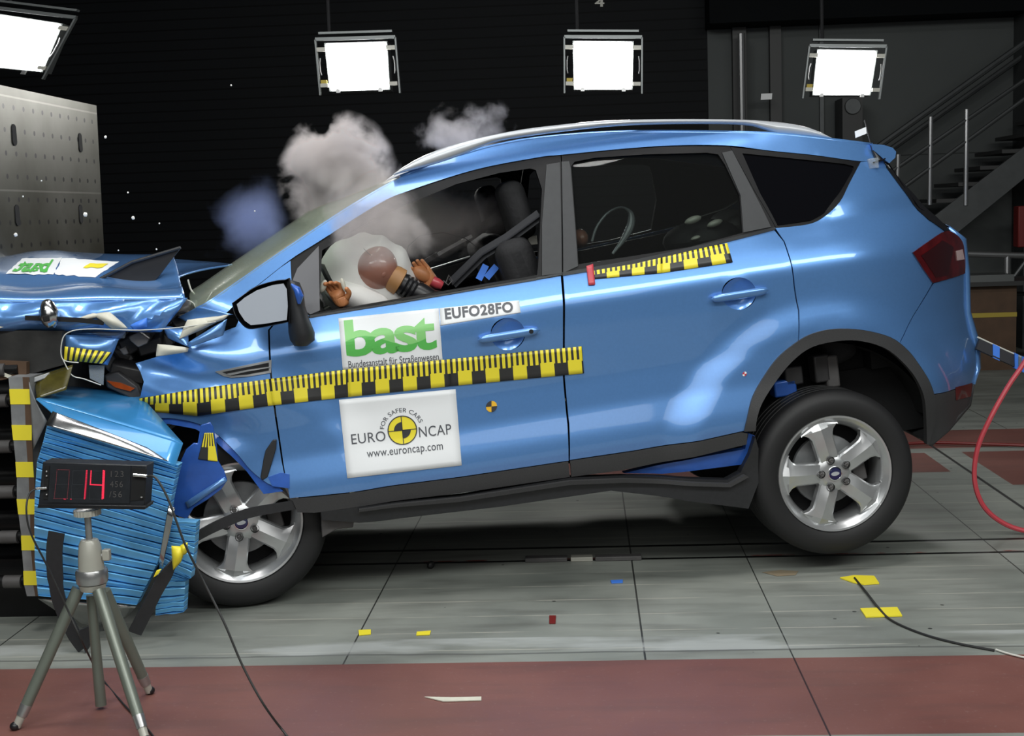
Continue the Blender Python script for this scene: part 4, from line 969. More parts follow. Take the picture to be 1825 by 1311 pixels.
# ------------------------------------------------------------------ stickers and tape on the doors (parts of the car)
def qmap(q, off):
    def g(a, b):
        x = (q[0][0]*(1-a)+q[1][0]*a)*(1-b)+(q[3][0]*(1-a)+q[2][0]*a)*b; y = (q[0][1]*(1-a)+q[1][1]*a)*(1-b)+(q[3][1]*(1-a)+q[2][1]*a)*b
        return PV(x, y, off)
    return g
def decal(name, q, m, off=-.0022, nx=14, ny=14, parent=car, label=None, uvn=None):
    g = qmap(q, off); mb = MB(); mb.grid([[g(i/nx, j/ny) for j in range(ny+1)] for i in range(nx+1)])
    o = mb.build(name, m, parent, ang=80, label=label, weld=False)
    if uvn:
        l = o.data.uv_layers.new(name='UVMap')
        for lp in o.data.loops:
            i, j = divmod(lp.vertex_index, ny+1); l.data[lp.index].uv = (i/nx*uvn[0]+uvn[1], (1-j/ny))
    k = o.modifiers.new('s', 'SOLIDIFY'); k.thickness = .0008; k.offset = 0
    return o
def lettering(name, q, vs, fs, m, parent, off=-.0040, ny=6, nx=8, uv=False, label=None):
    vs, fs = cutmesh(vs, fs, ny, nx); g = qmap(q, off); mb = MB(); mb.add([g(a, 1-b) for a, b in vs], fs)
    o = mb.build(name, m, parent, smooth=False, weld=False, label=label)
    if uv:
        l = o.data.uv_layers.new(name='UVMap')
        for lp in o.data.loops: l.data[lp.index].uv = vs[lp.vertex_index]
    return o
# institute sticker
qb = [(603, 567), (782, 549), (789, 644), (611, 660)]
sb = decal('door_sticker', qb, 'white', label='white sticker with green bast lettering')
vs, fs = norm(*text2d('bast', .028, .86), .05, .955, .24, .95)
lettering('logo_lettering', qb, vs, fs, 'green', sb, uv=True, ny=12, nx=14)
vs, fs = norm(*text2d('Bundesanstalt für Straßenwesen', .004), .06, .965, .035, .17)
lettering('small_lettering', qb, vs, fs, 'inkgrey', sb, ny=2, nx=10)
# test number sticker
qn = [(783, 549), (925, 535), (928, 557), (785, 580)]
sn = decal('number_sticker', qn, 'white', label='white sticker reading EUFO28FO')
vs, fs = norm(*text2d('EUFO28FO', .035, 1.08), .05, .95, .0, 1)
lettering('number_lettering', [(785, 550), (920, 536), (922, 555), (787, 570)], vs, fs, 'inkgrey', sn, ny=3, nx=10)
# safety programme sticker
qe = [(604, 712), (812, 693), (823, 829), (619, 852)]
se = decal('programme_sticker', qe, 'white', label='white sticker with a yellow and black target emblem')
vs, fs = norm(*text2d('EURO', .002, 1.05), .07, .365, .42, .55)
lettering('programme_lettering', qe, vs, fs, 'inkgrey', se, ny=3, nx=6)
vs, fs = norm(*text2d('NCAP', .002, 1.05), .655, .935, .42, .555)
lettering('programme_lettering', qe, vs, fs, 'inkgrey', se, ny=3, nx=6)
vs, fs = norm(*text2d('www.euroncap.com', .006, 1.05), .19, .85, .20, .305)
lettering('web_lettering', qe, vs, fs, 'inkgrey', se, ny=3, nx=8)
A_ = 208/141.
def disc(cx_, cy_, r, a0=0, a1=360, n=40, r0_=0):
    P1 = [(cx_+r*cos(R(a0+(a1-a0)*k/n)), cy_+r*A_*sin(R(a0+(a1-a0)*k/n))) for k in range(n+1)]
    if r0_: P0 = [(cx_+r0_*cos(R(a0+(a1-a0)*k/n)), cy_+r0_*A_*sin(R(a0+(a1-a0)*k/n))) for k in range(n+1)]; return P1+P0, [(k, k+1, n+2+k, n+1+k) for k in range(n)]
    return [(cx_, cy_)]+P1, [(0, k+1, k+2) for k in range(n)]
EC = (.515, .535)
lettering('emblem_disc', qe, *disc(*EC, .125), 'yel', se, off=-.0032, ny=9, nx=9)
lettering('emblem_ring', qe, *disc(*EC, .128, r0_=.119), 'ink', se, off=-.0046, ny=5, nx=5)
for a0 in (90, 270): lettering('emblem_quadrant', qe, *disc(*EC, .072, a0, a0+90, 14), 'ink', se, off=-.0046, ny=5, nx=5)
t_ = .0035
lettering('emblem_cross', qe, [(EC[0]-.12, EC[1]-t_*A_), (EC[0]+.12, EC[1]-t_*A_), (EC[0]+.12, EC[1]+t_*A_), (EC[0]-.12, EC[1]+t_*A_)], [(0, 1, 2, 3)], 'ink', se, off=-.0046, ny=5, nx=5)
lettering('emblem_cross', qe, [(EC[0]-t_, EC[1]-.12*A_), (EC[0]+t_, EC[1]-.12*A_), (EC[0]+t_, EC[1]+.12*A_), (EC[0]-t_, EC[1]+.12*A_)], [(0, 1, 2, 3)], 'ink', se, off=-.0046, ny=5, nx=5)
txt = 'FOR SAFER CARS'
vs, fs = text2d(txt, .008, 1.08); X1 = max(v[0] for v in vs); a_s, a_e = R(172), R(18); rb = .158
vv = [(EC[0]+(rb+y*.052)*cos(a_s+(a_e-a_s)*x/X1), EC[1]+A_*(rb+y*.052)*sin(a_s+(a_e-a_s)*x/X1)) for x, y in vs]
lettering('arc_lettering', qe, vv, fs, 'inkgrey', se, ny=1, nx=1)
# long ruler tape: three mapped spans (front wing bends)
TL = [(248, 710), (350, 693), (480, 675), (620, 658), (800, 640), (1037, 617)]
BL = [(247, 731), (352, 741), (486, 722), (622, 707), (803, 688), (1041, 665)]
per = 48.9; u_ = 0
for k in range(5):
    wpx = TL[k+1][0]-TL[k][0]
    decal('ruler_tape', [TL[k], TL[k+1], BL[k+1], BL[k]], 'tape', off=-.0055, nx=int(wpx/6), ny=6, uvn=(wpx/per, u_+.42))
    u_ += wpx/per
decal('ruler_tape', [(1056, 481), (1180, 455), (1180, 486), (1058, 497)], 'tape', off=-.0055, nx=22, ny=4, uvn=(2.73, .38+.09), label='short ruler tape under the rear window')
decal('ruler_tape', [(1180, 455), (1296, 433), (1306, 467), (1180, 486)], 'tape', off=-.0055, nx=22, ny=4, uvn=(2.52, .11+.09+.01))
decal('tape_end', [(1045, 474), (1057, 470), (1061, 507), (1049, 508)], 'hose', off=-.008, nx=3, ny=6, label='red tape end')
def target(c, r):
    q = [(c[0]-r, c[1]-r+1), (c[0]+r, c[1]-r-1), (c[0]+r, c[1]+r-1), (c[0]-r, c[1]+r+1)]
    def dd(a0, a1, r_=.5): return [(.5, .5)]+[(.5+r_*cos(R(a0+(a1-a0)*k/12)), .5+r_*sin(R(a0+(a1-a0)*k/12))) for k in range(13)], [(0, k+1, k+2) for k in range(12)]
    root_ = lettering('target_mark', q, *dd(0, 360), 'amber' if r > 6 else 'white', car, off=-.0025, ny=1, nx=1, label='round target mark')
    for a0 in (90, 270): lettering('target_quadrant', q, *dd(a0, a0+90), 'ink' if r > 6 else 'hose', root_, off=-.0035, ny=1, nx=1)
M['amber'] = mat('amber_vinyl', (.85, .48, .03), .45)
target((876, 724), 10); target((1327, 666), 4)

# ------------------------------------------------------------------ crash dummy in the driver's seat
dm = empty('crash_test_dummy', (0, 0, 0), 'brown-headed crash test dummy slumped into the white airbag', 'crash test dummy')
dm.matrix_world = car.matrix_world.copy()
hc = PD(672, 478, .40)
def skull(p, d):
    q = p.copy(); q.x *= 1.0-.06*d.z; q.z *= 1-.03*abs(d.x)
    return q
hrot = Matrix.Rotation(R(30), 3, 'Y')
MB().ell(hc, .088, .078, .096, 32, 22, rot=hrot, fn=skull).build('head', 'skin', dm)
fwd = hrot @ Vector((-1, 0, 0)); upd = hrot @ Vector((0, 0, 1)); ld = Vector((0, -1, 0))
# cap seam
MB().tube([hc+hrot @ (Vector((sin(t)*.089, -.062*abs(cos(t*.9))-.02*0, .03-.07*(t/3)))) for t in [x*.12-1.2 for x in range(22)]], .0012, 5).build('cap_seam', 'inkgrey', dm)
MB().ell(hc+ld*.066-upd*.01+hrot @ Vector((.03, 0, 0)), .012, .008, .018, 10, 8, rot=hrot).build('ear', 'skin', dm)
MB().ell(hc+fwd*.086-upd*.02, .016, .014, .02, 10, 8, rot=hrot).build('nose', 'skin', dm)
a = hc-upd*.075+hrot @ Vector((.02, 0, 0)); ax = (PD(760, 525, .40)-PD(700, 490, .40)).normalized()
c0 = PD(702, 497, .40)
MB().lathe([(.055, -.02), (.06, .0), (.06, .03), (.045, .035), (.0, .035)], c0-ax*.0, ax, 24).build('neck_skirt', 'tan', dm)
MB().lathe([(.0, .03), (.045, .03), (.05, .05), (.046, .06), (.05, .07), (.046, .08), (.05, .09), (.046, .10), (.05, .115), (.048, .2)], c0, ax, 20).build('neck', 'black', dm)
# skinned body: torso, arms
def skin(name, verts, edges, rad, m, parent, root_i=0, sub=2):
    me = bpy.data.meshes.new(name); me.from_pydata([tuple(v) for v in verts], edges, []); o = bpy.data.objects.new(name, me); COL.objects.link(o)
    o.parent = parent; me.materials.append(M[m]); o.modifiers.new('k', 'SKIN')
    for i, r in enumerate(rad):
        me.skin_vertices[0].data[i].radius = (r, r) if not isinstance(r, tuple) else r; me.skin_vertices[0].data[i].use_root = (i == root_i)
    s = o.modifiers.new('u', 'SUBSURF'); s.levels = sub; s.render_levels = sub
    for p in me.polygons: p.use_smooth = True
    return o
n0 = c0+ax*.16
pel = PD(900, 640, .47); chest = PD(800, 560, .44)
sl = PD(775, 560, .26); sr_ = PD(775, 560, .62); wl = PD(640, 560, .30); wr = PD(790, 520, .72)
skin('torso', [pel, pel.lerp(chest, .5), chest, n0, sl, PD(720, 600, .25), wl, sr_, PD(800, 570, .72), wr], [(0, 1), (1, 2), (2, 3), (2, 4), (4, 5), (5, 6), (2, 7), (7, 8), (8, 9)], [.13, .12, .13, .045, .06, .045, .03, .06, .045, .03], 'black', dm)
def hand(name, wrist, dirv, palmn, L_, m, curl, parent=dm, thumb_side=1):
    d = dirv.normalized(); nrm = palmn.normalized(); sd = d.cross(nrm).normalized()
    vs_ = [wrist, wrist+d*L_*.22, wrist+d*L_*.45]; ed = [(0, 1), (1, 2)]; rd_ = [(.024), (.032), (.034)]
    for k, (off, ln) in enumerate(((-.030, .42), (-.010, .48), (.010, .45), (.028, .36))):
        b = wrist+d*L_*.5+sd*off; n_ = len(vs_); c_ = curl
        p1 = b+(d*cos(c_*.5)+nrm*sin(c_*.5))*ln*L_*.42; p2 = p1+(d*cos(c_*1.2)+nrm*sin(c_*1.2))*ln*L_*.33; p3 = p2+(d*cos(c_*1.8)+nrm*sin(c_*1.8))*ln*L_*.25
        vs_ += [b, p1, p2, p3]; ed += [(2, n_), (n_, n_+1), (n_+1, n_+2), (n_+2, n_+3)]; rd_ += [.011, .010, .009, .008]
    n_ = len(vs_); t0_ = wrist+d*L_*.2+sd*.03*thumb_side; vs_ += [t0_, t0_+(d*.6+sd*thumb_side*.8).normalized()*L_*.2, t0_+(d*.9+sd*thumb_side*.5+nrm*.3).normalized()*L_*.36]
    ed += [(1, n_), (n_, n_+1), (n_+1, n_+2)]; rd_ += [.014, .012, .009]
    skin(name, vs_, ed, rd_, m, parent, 0, 2)
hand('hand', PD(612, 548, .22), (PD(592, 500, .22)-PD(612, 548, .22)), Vector((-.6, -1, 0)), .15, 'skin2', .9, thumb_side=1)
MB().ell(PD(576, 510, .2), .014, .014, .028, 12, 8, rot=Matrix.Rotation(R(30), 3, 'Y')).build('fingertip_pad', 'cream', dm)
MB().ell(PD(612, 508, .19), .009, .01, .03, 12, 8, rot=Matrix.Rotation(R(-8), 3, 'Y')).build('fingertip_pad', 'cream', dm)
hand('hand', PD(778, 508, .5), (PD(740, 470, .5)-PD(778, 508, .5)), Vector((.2, -1, .3)), .15, 'orangeskin' if 'orangeskin' in M else 'skin2', .35, thumb_side=-1)
MB().ell(PD(752, 488, .48), .045, .02, .028, 16, 10, rot=Matrix.Rotation(R(45), 3, 'Y')).build('palm', 'skin2', dm)
MB().tube([PD(770, 500, .47), PD(779, 505, .47), PD(788, 509, .47)], [.022, .024, .018], 12).build('wrist_band', 'hose', dm)
# small dummy in the back? only dark shapes are seen there

# ------------------------------------------------------------------ barrier: perforated steel plate on its block
def plate_mat():
    m, nt, b = newmat('perforated_steel'); L = nt.links
    geo = nt.nodes.new('ShaderNodeNewGeometry'); s = nt.nodes.new('ShaderNodeSeparateXYZ'); L.new(geo.outputs['Position'], s.inputs[0])
    def cell(c, off, p): return math_node(nt, 'SUBTRACT', math_node(nt, 'FRACT', math_node(nt, 'DIVIDE', math_node(nt, 'SUBTRACT', c, off), p)), .5)
    a = math_node(nt, 'MULTIPLY', cell(s.outputs[1], .0, .115), .115); c = math_node(nt, 'MULTIPLY', cell(s.outputs[2], -.02, .111), .111)
    rr = math_node(nt, 'SQRT', math_node(nt, 'ADD', math_node(nt, 'POWER', a, 2.), math_node(nt, 'POWER', c, 2.)))
    hole = math_node(nt, 'LESS_THAN', rr, .0125)
    n = nt.nodes.new('ShaderNodeTexNoise'); n.inputs['Scale'].default_value = 2.4; n.inputs['Detail'].default_value = 9; L.new(geo.outputs['Position'], n.inputs[0])
    mp = nt.nodes.new('ShaderNodeMapRange'); mp.inputs[1].default_value = .3; mp.inputs[2].default_value = .7; L.new(n.outputs['Fac'], mp.inputs[0])
    base = mixc(nt, mp.outputs[0], (.065, .062, .048), (.145, .142, .125))
    edge = math_node(nt, 'LESS_THAN', math_node(nt, 'FRACT', math_node(nt, 'DIVIDE', math_node(nt, 'ADD', s.outputs[2], .06), .45)), .02)
    base = mixc(nt, math_node(nt, 'MULTIPLY', edge, .2), base, (.5, .49, .44))
    L.new(mixc(nt, hole, base, (.003, .003, .003)), b.inputs['Base Color'])
    met = math_node(nt, 'SUBTRACT', .65, math_node(nt, 'MULTIPLY', hole, .65)); L.new(met, b.inputs['Metallic'])
    b.inputs['Roughness'].default_value = .42
    return m
YF = 7.5; pe = pt(176, 300, YF); XP = pe.x; zt_ = pt(172, 188, YF).z
br = empty('barrier_wall', (XP-.4, 5.8, 0), 'massive steel barrier with perforated plate at the left edge', 'barrier'); bo = Vector(br.location)
ptp = pt(172, 188, YF); pbt = pt(183, 450, YF)
mb = MB(); zb_ = .9
X0 = ptp.x; X1_ = pbt.x
mb.add([(X1_-bo.x, 4.9-bo.y, zb_), (X1_-bo.x, YF-bo.y, zb_), (X0-bo.x, YF-bo.y, zt_), (X0-bo.x, 4.9-bo.y, zt_), (X1_-.08-bo.x, 4.9-bo.y, zb_), (X1_-.08-bo.x, YF-bo.y, zb_), (X0-.08-bo.x, YF-bo.y, zt_), (X0-.08-bo.x, 4.9-bo.y, zt_)],
       [(0, 1, 2, 3), (4, 7, 6, 5), (0, 3, 7, 4), (1, 5, 6, 2), (3, 2, 6, 7), (0, 4, 5, 1)])
plt_ = mb.build('perforated_plate', plate_mat(), br, smooth=False)
for (x, y) in ((33, 240), (150, 254), (41, 383), (153, 381)):
    d = ray(x, y); t = (X0+.02)/d.x; p = Vector((0, 0, H))+d*t; xx = X0+(X1_-X0)*(zt_-p.z)/(zt_-zb_)+.002
    mb = MB(); P2 = [Vector((xx-bo.x, p.y-bo.y+.024*cos(k*pi/10), p.z+(.03 if k < 10 and k > 0 else -.03)+.022*sin(k*pi/10))) for k in range(20)]
    mb.prism(P2, (.003, 0, 0)); mb.build('slot', 'matte', plt_)
MB().box((-1.2, -.9, 0), (X0-bo.x-.09, YF-bo.y-.3, zt_-.1)).build('block', 'metalb', br)
# load cell frame between block and honeycomb
XC0 = pt(15, 700, 4.85).x
for i, z in enumerate((.18, .36, .54, .72, .90, 1.02)):
    MB().tube([(X0-bo.x-.2, 4.96-bo.y, z), (XC0-bo.x, 4.96-bo.y, z)], .022, 14).build('load_cell', 'metalb', br)
    MB().tube([(X0-bo.x-.2, 5.2-bo.y, z), (XC0-bo.x, 5.2-bo.y, z)], .05, 14).build('load_cell', 'metalb', br)
    MB().tube([(XC0-.12-bo.x, 4.95-bo.y, z), (XC0-.05-bo.x, 4.95-bo.y, z)], .026, 14).build('collar', 'dgrey', br)
MB().box((-.3, 5.35-bo.y, 0), (XC0-bo.x, 6.8-bo.y, 1.05)).build('carrier', 'metalb', br)

# deformable barrier
dbx = pt(120, 1068, 4.95)
db = empty('deformable_barrier', (dbx.x, 4.95, 0), 'crushed blue honeycomb barrier with folded layers against the car nose', 'barrier'); do = Vector(db.location)
def DP(x, y, Y): return pt(x, y, Y)-do
# yellow / silver column on its near face
YB = 4.86
cl = [(15, 672), (17, 693), (19, 720), (21, 757), (24, 784), (28, 823), (31, 850), (33, 889), (30, 889), (33, 916), (38, 954), (41, 980), (43, 1017), (45, 1042), (48, 1062)]
colL = [(15, 672), (17, 693), (19, 720), (21, 757), (24, 784), (28, 823), (30, 850), (30, 889), (33, 916), (38, 954), (39, 980), (42, 1017), (43, 1042), (48, 1062)]
colR = [(52, 672), (53, 693), (56, 720), (57, 757), (57, 784), (59, 823), (61, 850), (63, 889), (63, 916), (62, 954), (63, 980), (66, 1017), (67, 1042), (70, 1062)]
for i in range(len(colL)-1):
    q = [DP(*colL[i], YB), DP(*colR[i], YB), DP(*colR[i+1], YB), DP(*colL[i+1], YB)]
    if i % 2: MB().prism([p+Vector((0, -.003, 0)) for p in q], (0, .003, 0)).build('yellow_patch', 'yel', db)
    else:
        MB().prism([q[0].lerp(q[1], 0), q[0].lerp(q[1], .68), q[3].lerp(q[2], .68), q[3]], (0, .003, 0)).build('silver_patch', 'steel', db)
        MB().prism([q[0].lerp(q[1], .68), q[1], q[2], q[3].lerp(q[2], .68)], (0, .003, 0)).build('bare_patch', 'crate', db)
MB().prism([DP(x, y, YB+.004) for x, y in colL]+[DP(x, y, YB+.004) for x, y in colR[::-1]], (0, .9, 0)).build('backing_sheet', 'steel', db, smooth=False)
# honeycomb side face: folded layers
def accordion(name, L_, R_, n, m, Y0, amp, parent, par, seed=1, nx=26):
    """L_,R_ px polylines of left and right border (top to bottom)"""
    rnd = random.Random(seed); rows = []; per_ = [0]
    while per_[-1] < 1: per_.append(per_[-1]+rnd.uniform(.6, 1.5)/n)
    per_ = [x/per_[-1] for x in per_]; N_ = len(per_)
    for k in range(N_):
        for sub_, dpt in ((0, -.9), (.10, -1.15), (.78, -.45), (.86, .9)):
            t = per_[k] if k == N_-1 else per_[k]+(per_[k+1]-per_[k])*sub_
            if k == N_-1 and sub_: break
            a = pl_s(L_, t); b = pl_s(R_, t); row = []
            for i in range(nx+1):
                s_ = i/nx; x = a[0]+(b[0]-a[0])*s_; y = a[1]+(b[1]-a[1])*s_+1.3*sin(s_*3+k*1.7)*sin(pi*s_)+1.3*noise.noise(Vector((s_*4, k*.9, seed)))
                d_ = dpt*amp*(.6+.7*abs(noise.noise(Vector((s_*3, k*1.31, seed+5)))))
                row.append(pt(x, y, Y0+par(s_)+d_)-do)
            rows.append(row)
    mb = MB().grid(rows); top = rows[0]; bot = rows[-1]
    bk = [[p+Vector((0, .05, 0)) for p in r] for r in (top, bot)]; mb.grid([top, bk[0]]); mb.grid([bot, bk[1]]); mb.grid([[r[0] for r in rows], [r[0]+Vector((0, .05, 0)) for r in rows]]); mb.grid([[r[-1] for r in rows], [r[-1]+Vector((0, .05, 0)) for r in rows]])
    return mb.build(name, m, parent, ang=25)
Lc = [(84, 757), (76, 790), (66, 821), (62, 880), (61, 930), (62, 1000), (68, 1062)]
Rc = [(318, 828), (312, 850), (304, 890), (298, 930), (290, 960), (282, 1000), (262, 1040), (243, 1078)]
accordion('honeycomb_block', Lc, Rc, 25, 'blueh', 4.72, .022, db, lambda s: .0+.04*s, 3)
accordion('honeycomb_fragment', [(296, 925), (300, 960), (285, 1000), (279, 1040), (277, 1096)], [(350, 930), (347, 970), (340, 1030), (330, 1036), (327, 1090)], 17, 'blueh', 4.78, .014, db, lambda s: 0, 9, 10)
# top sheet, curled shiny edge
def dflap(name, pts4, Ys, m, bulge=0., n=12, th=.004, label=None):
    rows = []
    for i in range(n+1):
        a = i/n; r = []
        for j in range(n+1):
            b = j/n; q = pts4
            x = (q[0][0]*(1-a)+q[1][0]*a)*(1-b)+(q[3][0]*(1-a)+q[2][0]*a)*b; y = (q[0][1]*(1-a)+q[1][1]*a)*(1-b)+(q[3][1]*(1-a)+q[2][1]*a)*b
            Y_ = (Ys[0]*(1-a)+Ys[1]*a)*(1-b)+(Ys[3]*(1-a)+Ys[2]*a)*b; r.append(pt(x, y-bulge*sin(pi*a)*sin(pi*b), Y_)-do)
        rows.append(r)
    return MB().grid(rows).build(name, m, db, solid=th, label=label)
dflap('top_sheet', [(120, 688), (246, 700), (326, 790), (64, 711)], [5.25, 5.15, 4.82, 4.82], 'bluesheet', 6)
dflap('top_sheet_front', [(64, 711), (326, 790), (312, 831), (92, 735)], [4.82, 4.82, 4.74, 4.74], 'bluesheet', 3)
dflap('shiny_edge', [(94, 733), (262, 798), (300, 822), (82, 757)], [4.72, 4.72, 4.70, 4.68], 'alum', 6, 14, .006, 'shiny bent metal edge')
dflap('side_sheet', [(52, 680), (62, 712), (84, 750), (60, 800)], [4.84, 4.84, 4.84, 4.86], 'steel', 0, 6)
dflap('adhesive_patch', [(60, 672), (130, 650), (118, 695), (66, 710)], [4.95, 4.95, 4.9, 4.86], 'olive', 0, 6)
dflap('frame_edge', [(50, 676), (128, 650), (130, 655), (54, 684)], [4.9, 5.0, 5.0, 4.9], 'steel', 0, 6)
dflap('torn_side_sheet', [(300, 900), (312, 905), (290, 1010), (283, 1000)], [4.74]*4, 'alum', 0, 6)
dflap('bottom_sheet', [(68, 1066), (243, 1080), (225, 1100), (150, 1120)], [4.75, 4.75, 4.80, 4.85], 'alum', 0, 6)
MB().box((-1.3, .12, 0), (.1, .9, .24)).build('ground_frame_shade', 'metalb', db)  # black base, stretched left to stand in for the floor shadow below the honeycomb
# dirty crushed slab above the column
sl_ = empty('crushed_beam', (pt(60, 640, 5.0).x, 5.0, 0), 'dirty crushed dark slab jammed between bonnet and blue barrier', 'debris'); s0 = Vector(sl_.location)
MB().prism([pt(x, y, 4.98)-s0 for x, y in ((-20, 588), (110, 590), (113, 650), (48, 668), (-20, 655))], (0, .35, 0)).build('dark_face', 'slab', sl_)
MB().prism([pt(x, y, 4.95)-s0 for x, y in ((-20, 642), (47, 645), (47, 670), (-20, 680))], (0, .03, 0)).build('brown_edge', 'crate', sl_)
MB().prism([pt(x, y, 4.95)-s0 for x, y in ((-10, 575), (18, 570), (22, 577), (-10, 588))], (0, .02, 0)).build('torn_white_strip', 'cream', sl_)
MB().prism([pt(x, y, 4.94)-s0 for x, y in ((-10, 655), (20, 670), (14, 673), (-10, 665))], (0, .02, 0)).build('torn_white_strip', 'cream', sl_)

# black straps
bs = [pt(x, y, 4.62) for x, y in crp([(101, 948), (97, 980), (98, 1020), (103, 1060), (115, 1095), (132, 1130), (150, 1155)], 4)]
mb = MB(); mb.strap(bs, [.060]*10+[.052]*15, Vector((1, 0, .25)), .006)
tag(mb.build('rubber_strap', 'skirt'), 'black rubber strip hanging behind the tripod in front of the blue folds', 'strap')
tag(MB().prism([pt(x, y, 4.60) for x, y in ((138, 1125), (160, 1115), (164, 1143), (152, 1163))], (0, .02, 0)).build('rubber_scrap', 'skirt'), 'short black rubber scrap at the strip end behind the tripod', 'scrap')

# ------------------------------------------------------------------ tripod and display
tpc = gz(170, 1262); tpd = tpc.y
TY = 4.0
tr = empty('tripod', (pt(168, 900, TY).x, TY, 0), 'grey-green camera tripod standing in front of the blue barrier', 'tripod'); to = Vector(tr.location)
def TP(x, y, Y=TY): return pt(x, y, Y)-to
ft = {0: gz(27, 1300)-to, 1: gz(268, 1236)-to, 2: gz(180, 1256)-to, 3: gz(262, 1325)-to}
top = {0: TP(140, 1048), 1: TP(186, 1052, TY+.06), 2: TP(162, 1060, TY+.05), 3: TP(176, 1052, TY-.03)}
for k in (0, 1, 3, 2):
    a, b = top[k], ft[k]
    if k == 2: b = TP(180, 1256, TY+.05)
    c = a.lerp(b, .82); e = a.lerp(b, .86)
    leg = MB().tube([a, c], [.020, .018], 14).build('leg' if k != 2 else 'centre_column', 'tripod', tr) if k != 2 else MB().tube([a, b], [.015, .018], 14).build('centre_column', 'tripod', tr)
    if k != 2:
        MB().tube([c, a.lerp(b, .90)], [.019, .017], 14).build('leg_collar', 'rail', leg)
        MB().tube([a.lerp(b, .90), b-(b-a).normalized()*.01], [.014, .013], 12).build('leg_extension', 'tripodh', leg)
        MB().ell(b+Vector((0, 0, .012)), .016, .016, .014, 12, 8).build('foot', 'black', leg)
def zat(y): return TP(162, y).z
ax0 = TP(162, 1000).x
MB().lathe([(0, zat(1052)), (.038, zat(1050)), (.044, zat(1040)), (.036, zat(1037)), (.0, zat(1037))], (ax0, 0, 0), (0, 0, 1), 28).build('leg_hub', 'tripodh', tr)
MB().lathe([(0, zat(1038)), (.048, zat(1037)), (.050, zat(1030)), (.050, zat(1017)), (.046, zat(1013)), (0, zat(1013))], (ax0, 0, 0), (0, 0, 1), 40).build('locking_ring', 'rail', tr)
MB().lathe([(.040, zat(1014)), (.038, zat(990)), (.033, zat(968)), (.026, zat(961)), (0, zat(960))], (ax0, 0, 0), (0, 0, 1), 32).build('head', 'tripodh', tr)
kn = TP(190, 988); MB().obox(kn, (.012, 0, 0), (0, .012, 0), (0, 0, .018)).build('knob', 'tripodh', tr, bevel=.004); MB().tube([TP(172, 990), kn], .008, 8).build('knob_shaft', 'rail', tr)
MB().tube([(ax0, 0, zat(962)), (ax0, 0, zat(915))], .0105, 16).build('column', 'rail', tr)
mb = MB(); rows = []
for z in (zat(917), zat(907)):
    rows.append([(ax0+(.040+.002*(k % 2))*cos(k*pi/24), (.040+.002*(k % 2))*sin(k*pi/24), z) for k in range(49)])
mb.grid(rows); mb.f.append(tuple(range(0, 48))); mb.f.append(tuple(range(49, 97))); mb.build('camera_platform', 'tripodh', tr, ang=20)
# display
dsp = empty('digital_display', (pt(164, 905, TY).x, TY, pt(164, 907, TY).z), 'black timer display with red digits on top of the tripod', 'display'); d0 = Vector(dsp.location)
def XP_(x, y, Y=TY-.04): return pt(x, y, Y)-d0
MB().prism([XP_(*a) for a in ((76, 823), (262, 829), (257, 902), (68, 899))], (0, .07, 0)).build('housing', 'box', dsp, bevel=.003)
MB().prism([XP_(*a, TY-.045) for a in ((68, 898), (260, 901), (258, 908), (66, 905))], (0, .08, 0)).build('base_lip', 'black', dsp, bevel=.002)
MB().prism([XP_(*a, TY-.043) for a in ((90, 828), (233, 830), (231, 897), (85, 895))], (0, .004, 0)).build('screen', 'box', dsp)
MB().prism([XP_(*a, TY-.043) for a in ((236, 833), (260, 836), (256, 890), (232, 892))], (0, .003, 0)).build('connector_recess', 'matte', dsp)
MB().prism([XP_(*a, TY-.043) for a in ((80, 830), (88, 830), (85, 890), (77, 889))], (0, .003, 0)).build('connector_recess', 'matte', dsp)
def dots(name, a, b, m, n=None, r=.0011):
    A = Vector(a); B = Vector(b); n = n or max(2, int((B-A).length/2.4)); mb = MB()
    for k in range(n+1):
        q = A.lerp(B, k/n); p = XP_(q.x, q.y, TY-.0445); mb.obox(p, (r, 0, 0), (0, .0006, 0), (0, 0, r))
    mb.build(name, m, dsp, smooth=False)
# digits from the photograph's display: 0 faint, 1 mid, 4 bright
tdx = lambda x, y: (60+x/8.295, 810+y/8.295)
for a, b in (((345, 220), (530, 225)), ((345, 220), (330, 430)), ((530, 225), (515, 430)), ((325, 440), (305, 640)), ((515, 440), (495, 640)), ((300, 648), (500, 648))): dots('digit_segment', tdx(*a), tdx(*b), 'ledd', r=.0009)
for a, b in (((345, 440), (490, 440)), ((590, 235), (760, 240)), ((580, 250), (575, 430)), ((595, 442), (720, 442)), ((565, 450), (560, 640)), ((560, 650), (740, 652)), ((860, 240), (1010, 243)), ((835, 480), (825, 640)), ((830, 655), (970, 658))): dots('unlit_segment', tdx(*a), tdx(*b), 'inkgrey', r=.0006)
dots('digit_segment', tdx(782, 235), tdx(750, 650), 'ledm', r=.0016); dots('digit_segment', tdx(795, 235), tdx(765, 640), 'ledm', r=.0010)
for a, b in (((1030, 235), (1012, 650)), ((1046, 240), (1030, 640)), ((850, 240), (838, 430)), ((838, 440), (1030, 450))): dots('digit_segment', tdx(*a), tdx(*b), 'led', r=.0016)
dots('decimal_point', tdx(450, 655), tdx(470, 658), 'ledm', 2); dots('decimal_point', tdx(545, 655), tdx(555, 658), 'ledm', 2)
for i, tx in enumerate(('123', '456', '/56')):
    y0 = 250+i*150
    vs, fs = norm(*text2d(tx, 0, 1.2), 1140, 1330, y0+80, y0-10)
    mb = MB(); mb.add([XP_(*tdx(x-i*12, y), TY-.0445) for x, y in vs], fs); mb.build('key_lettering', 'dgrey', dsp, smooth=False)
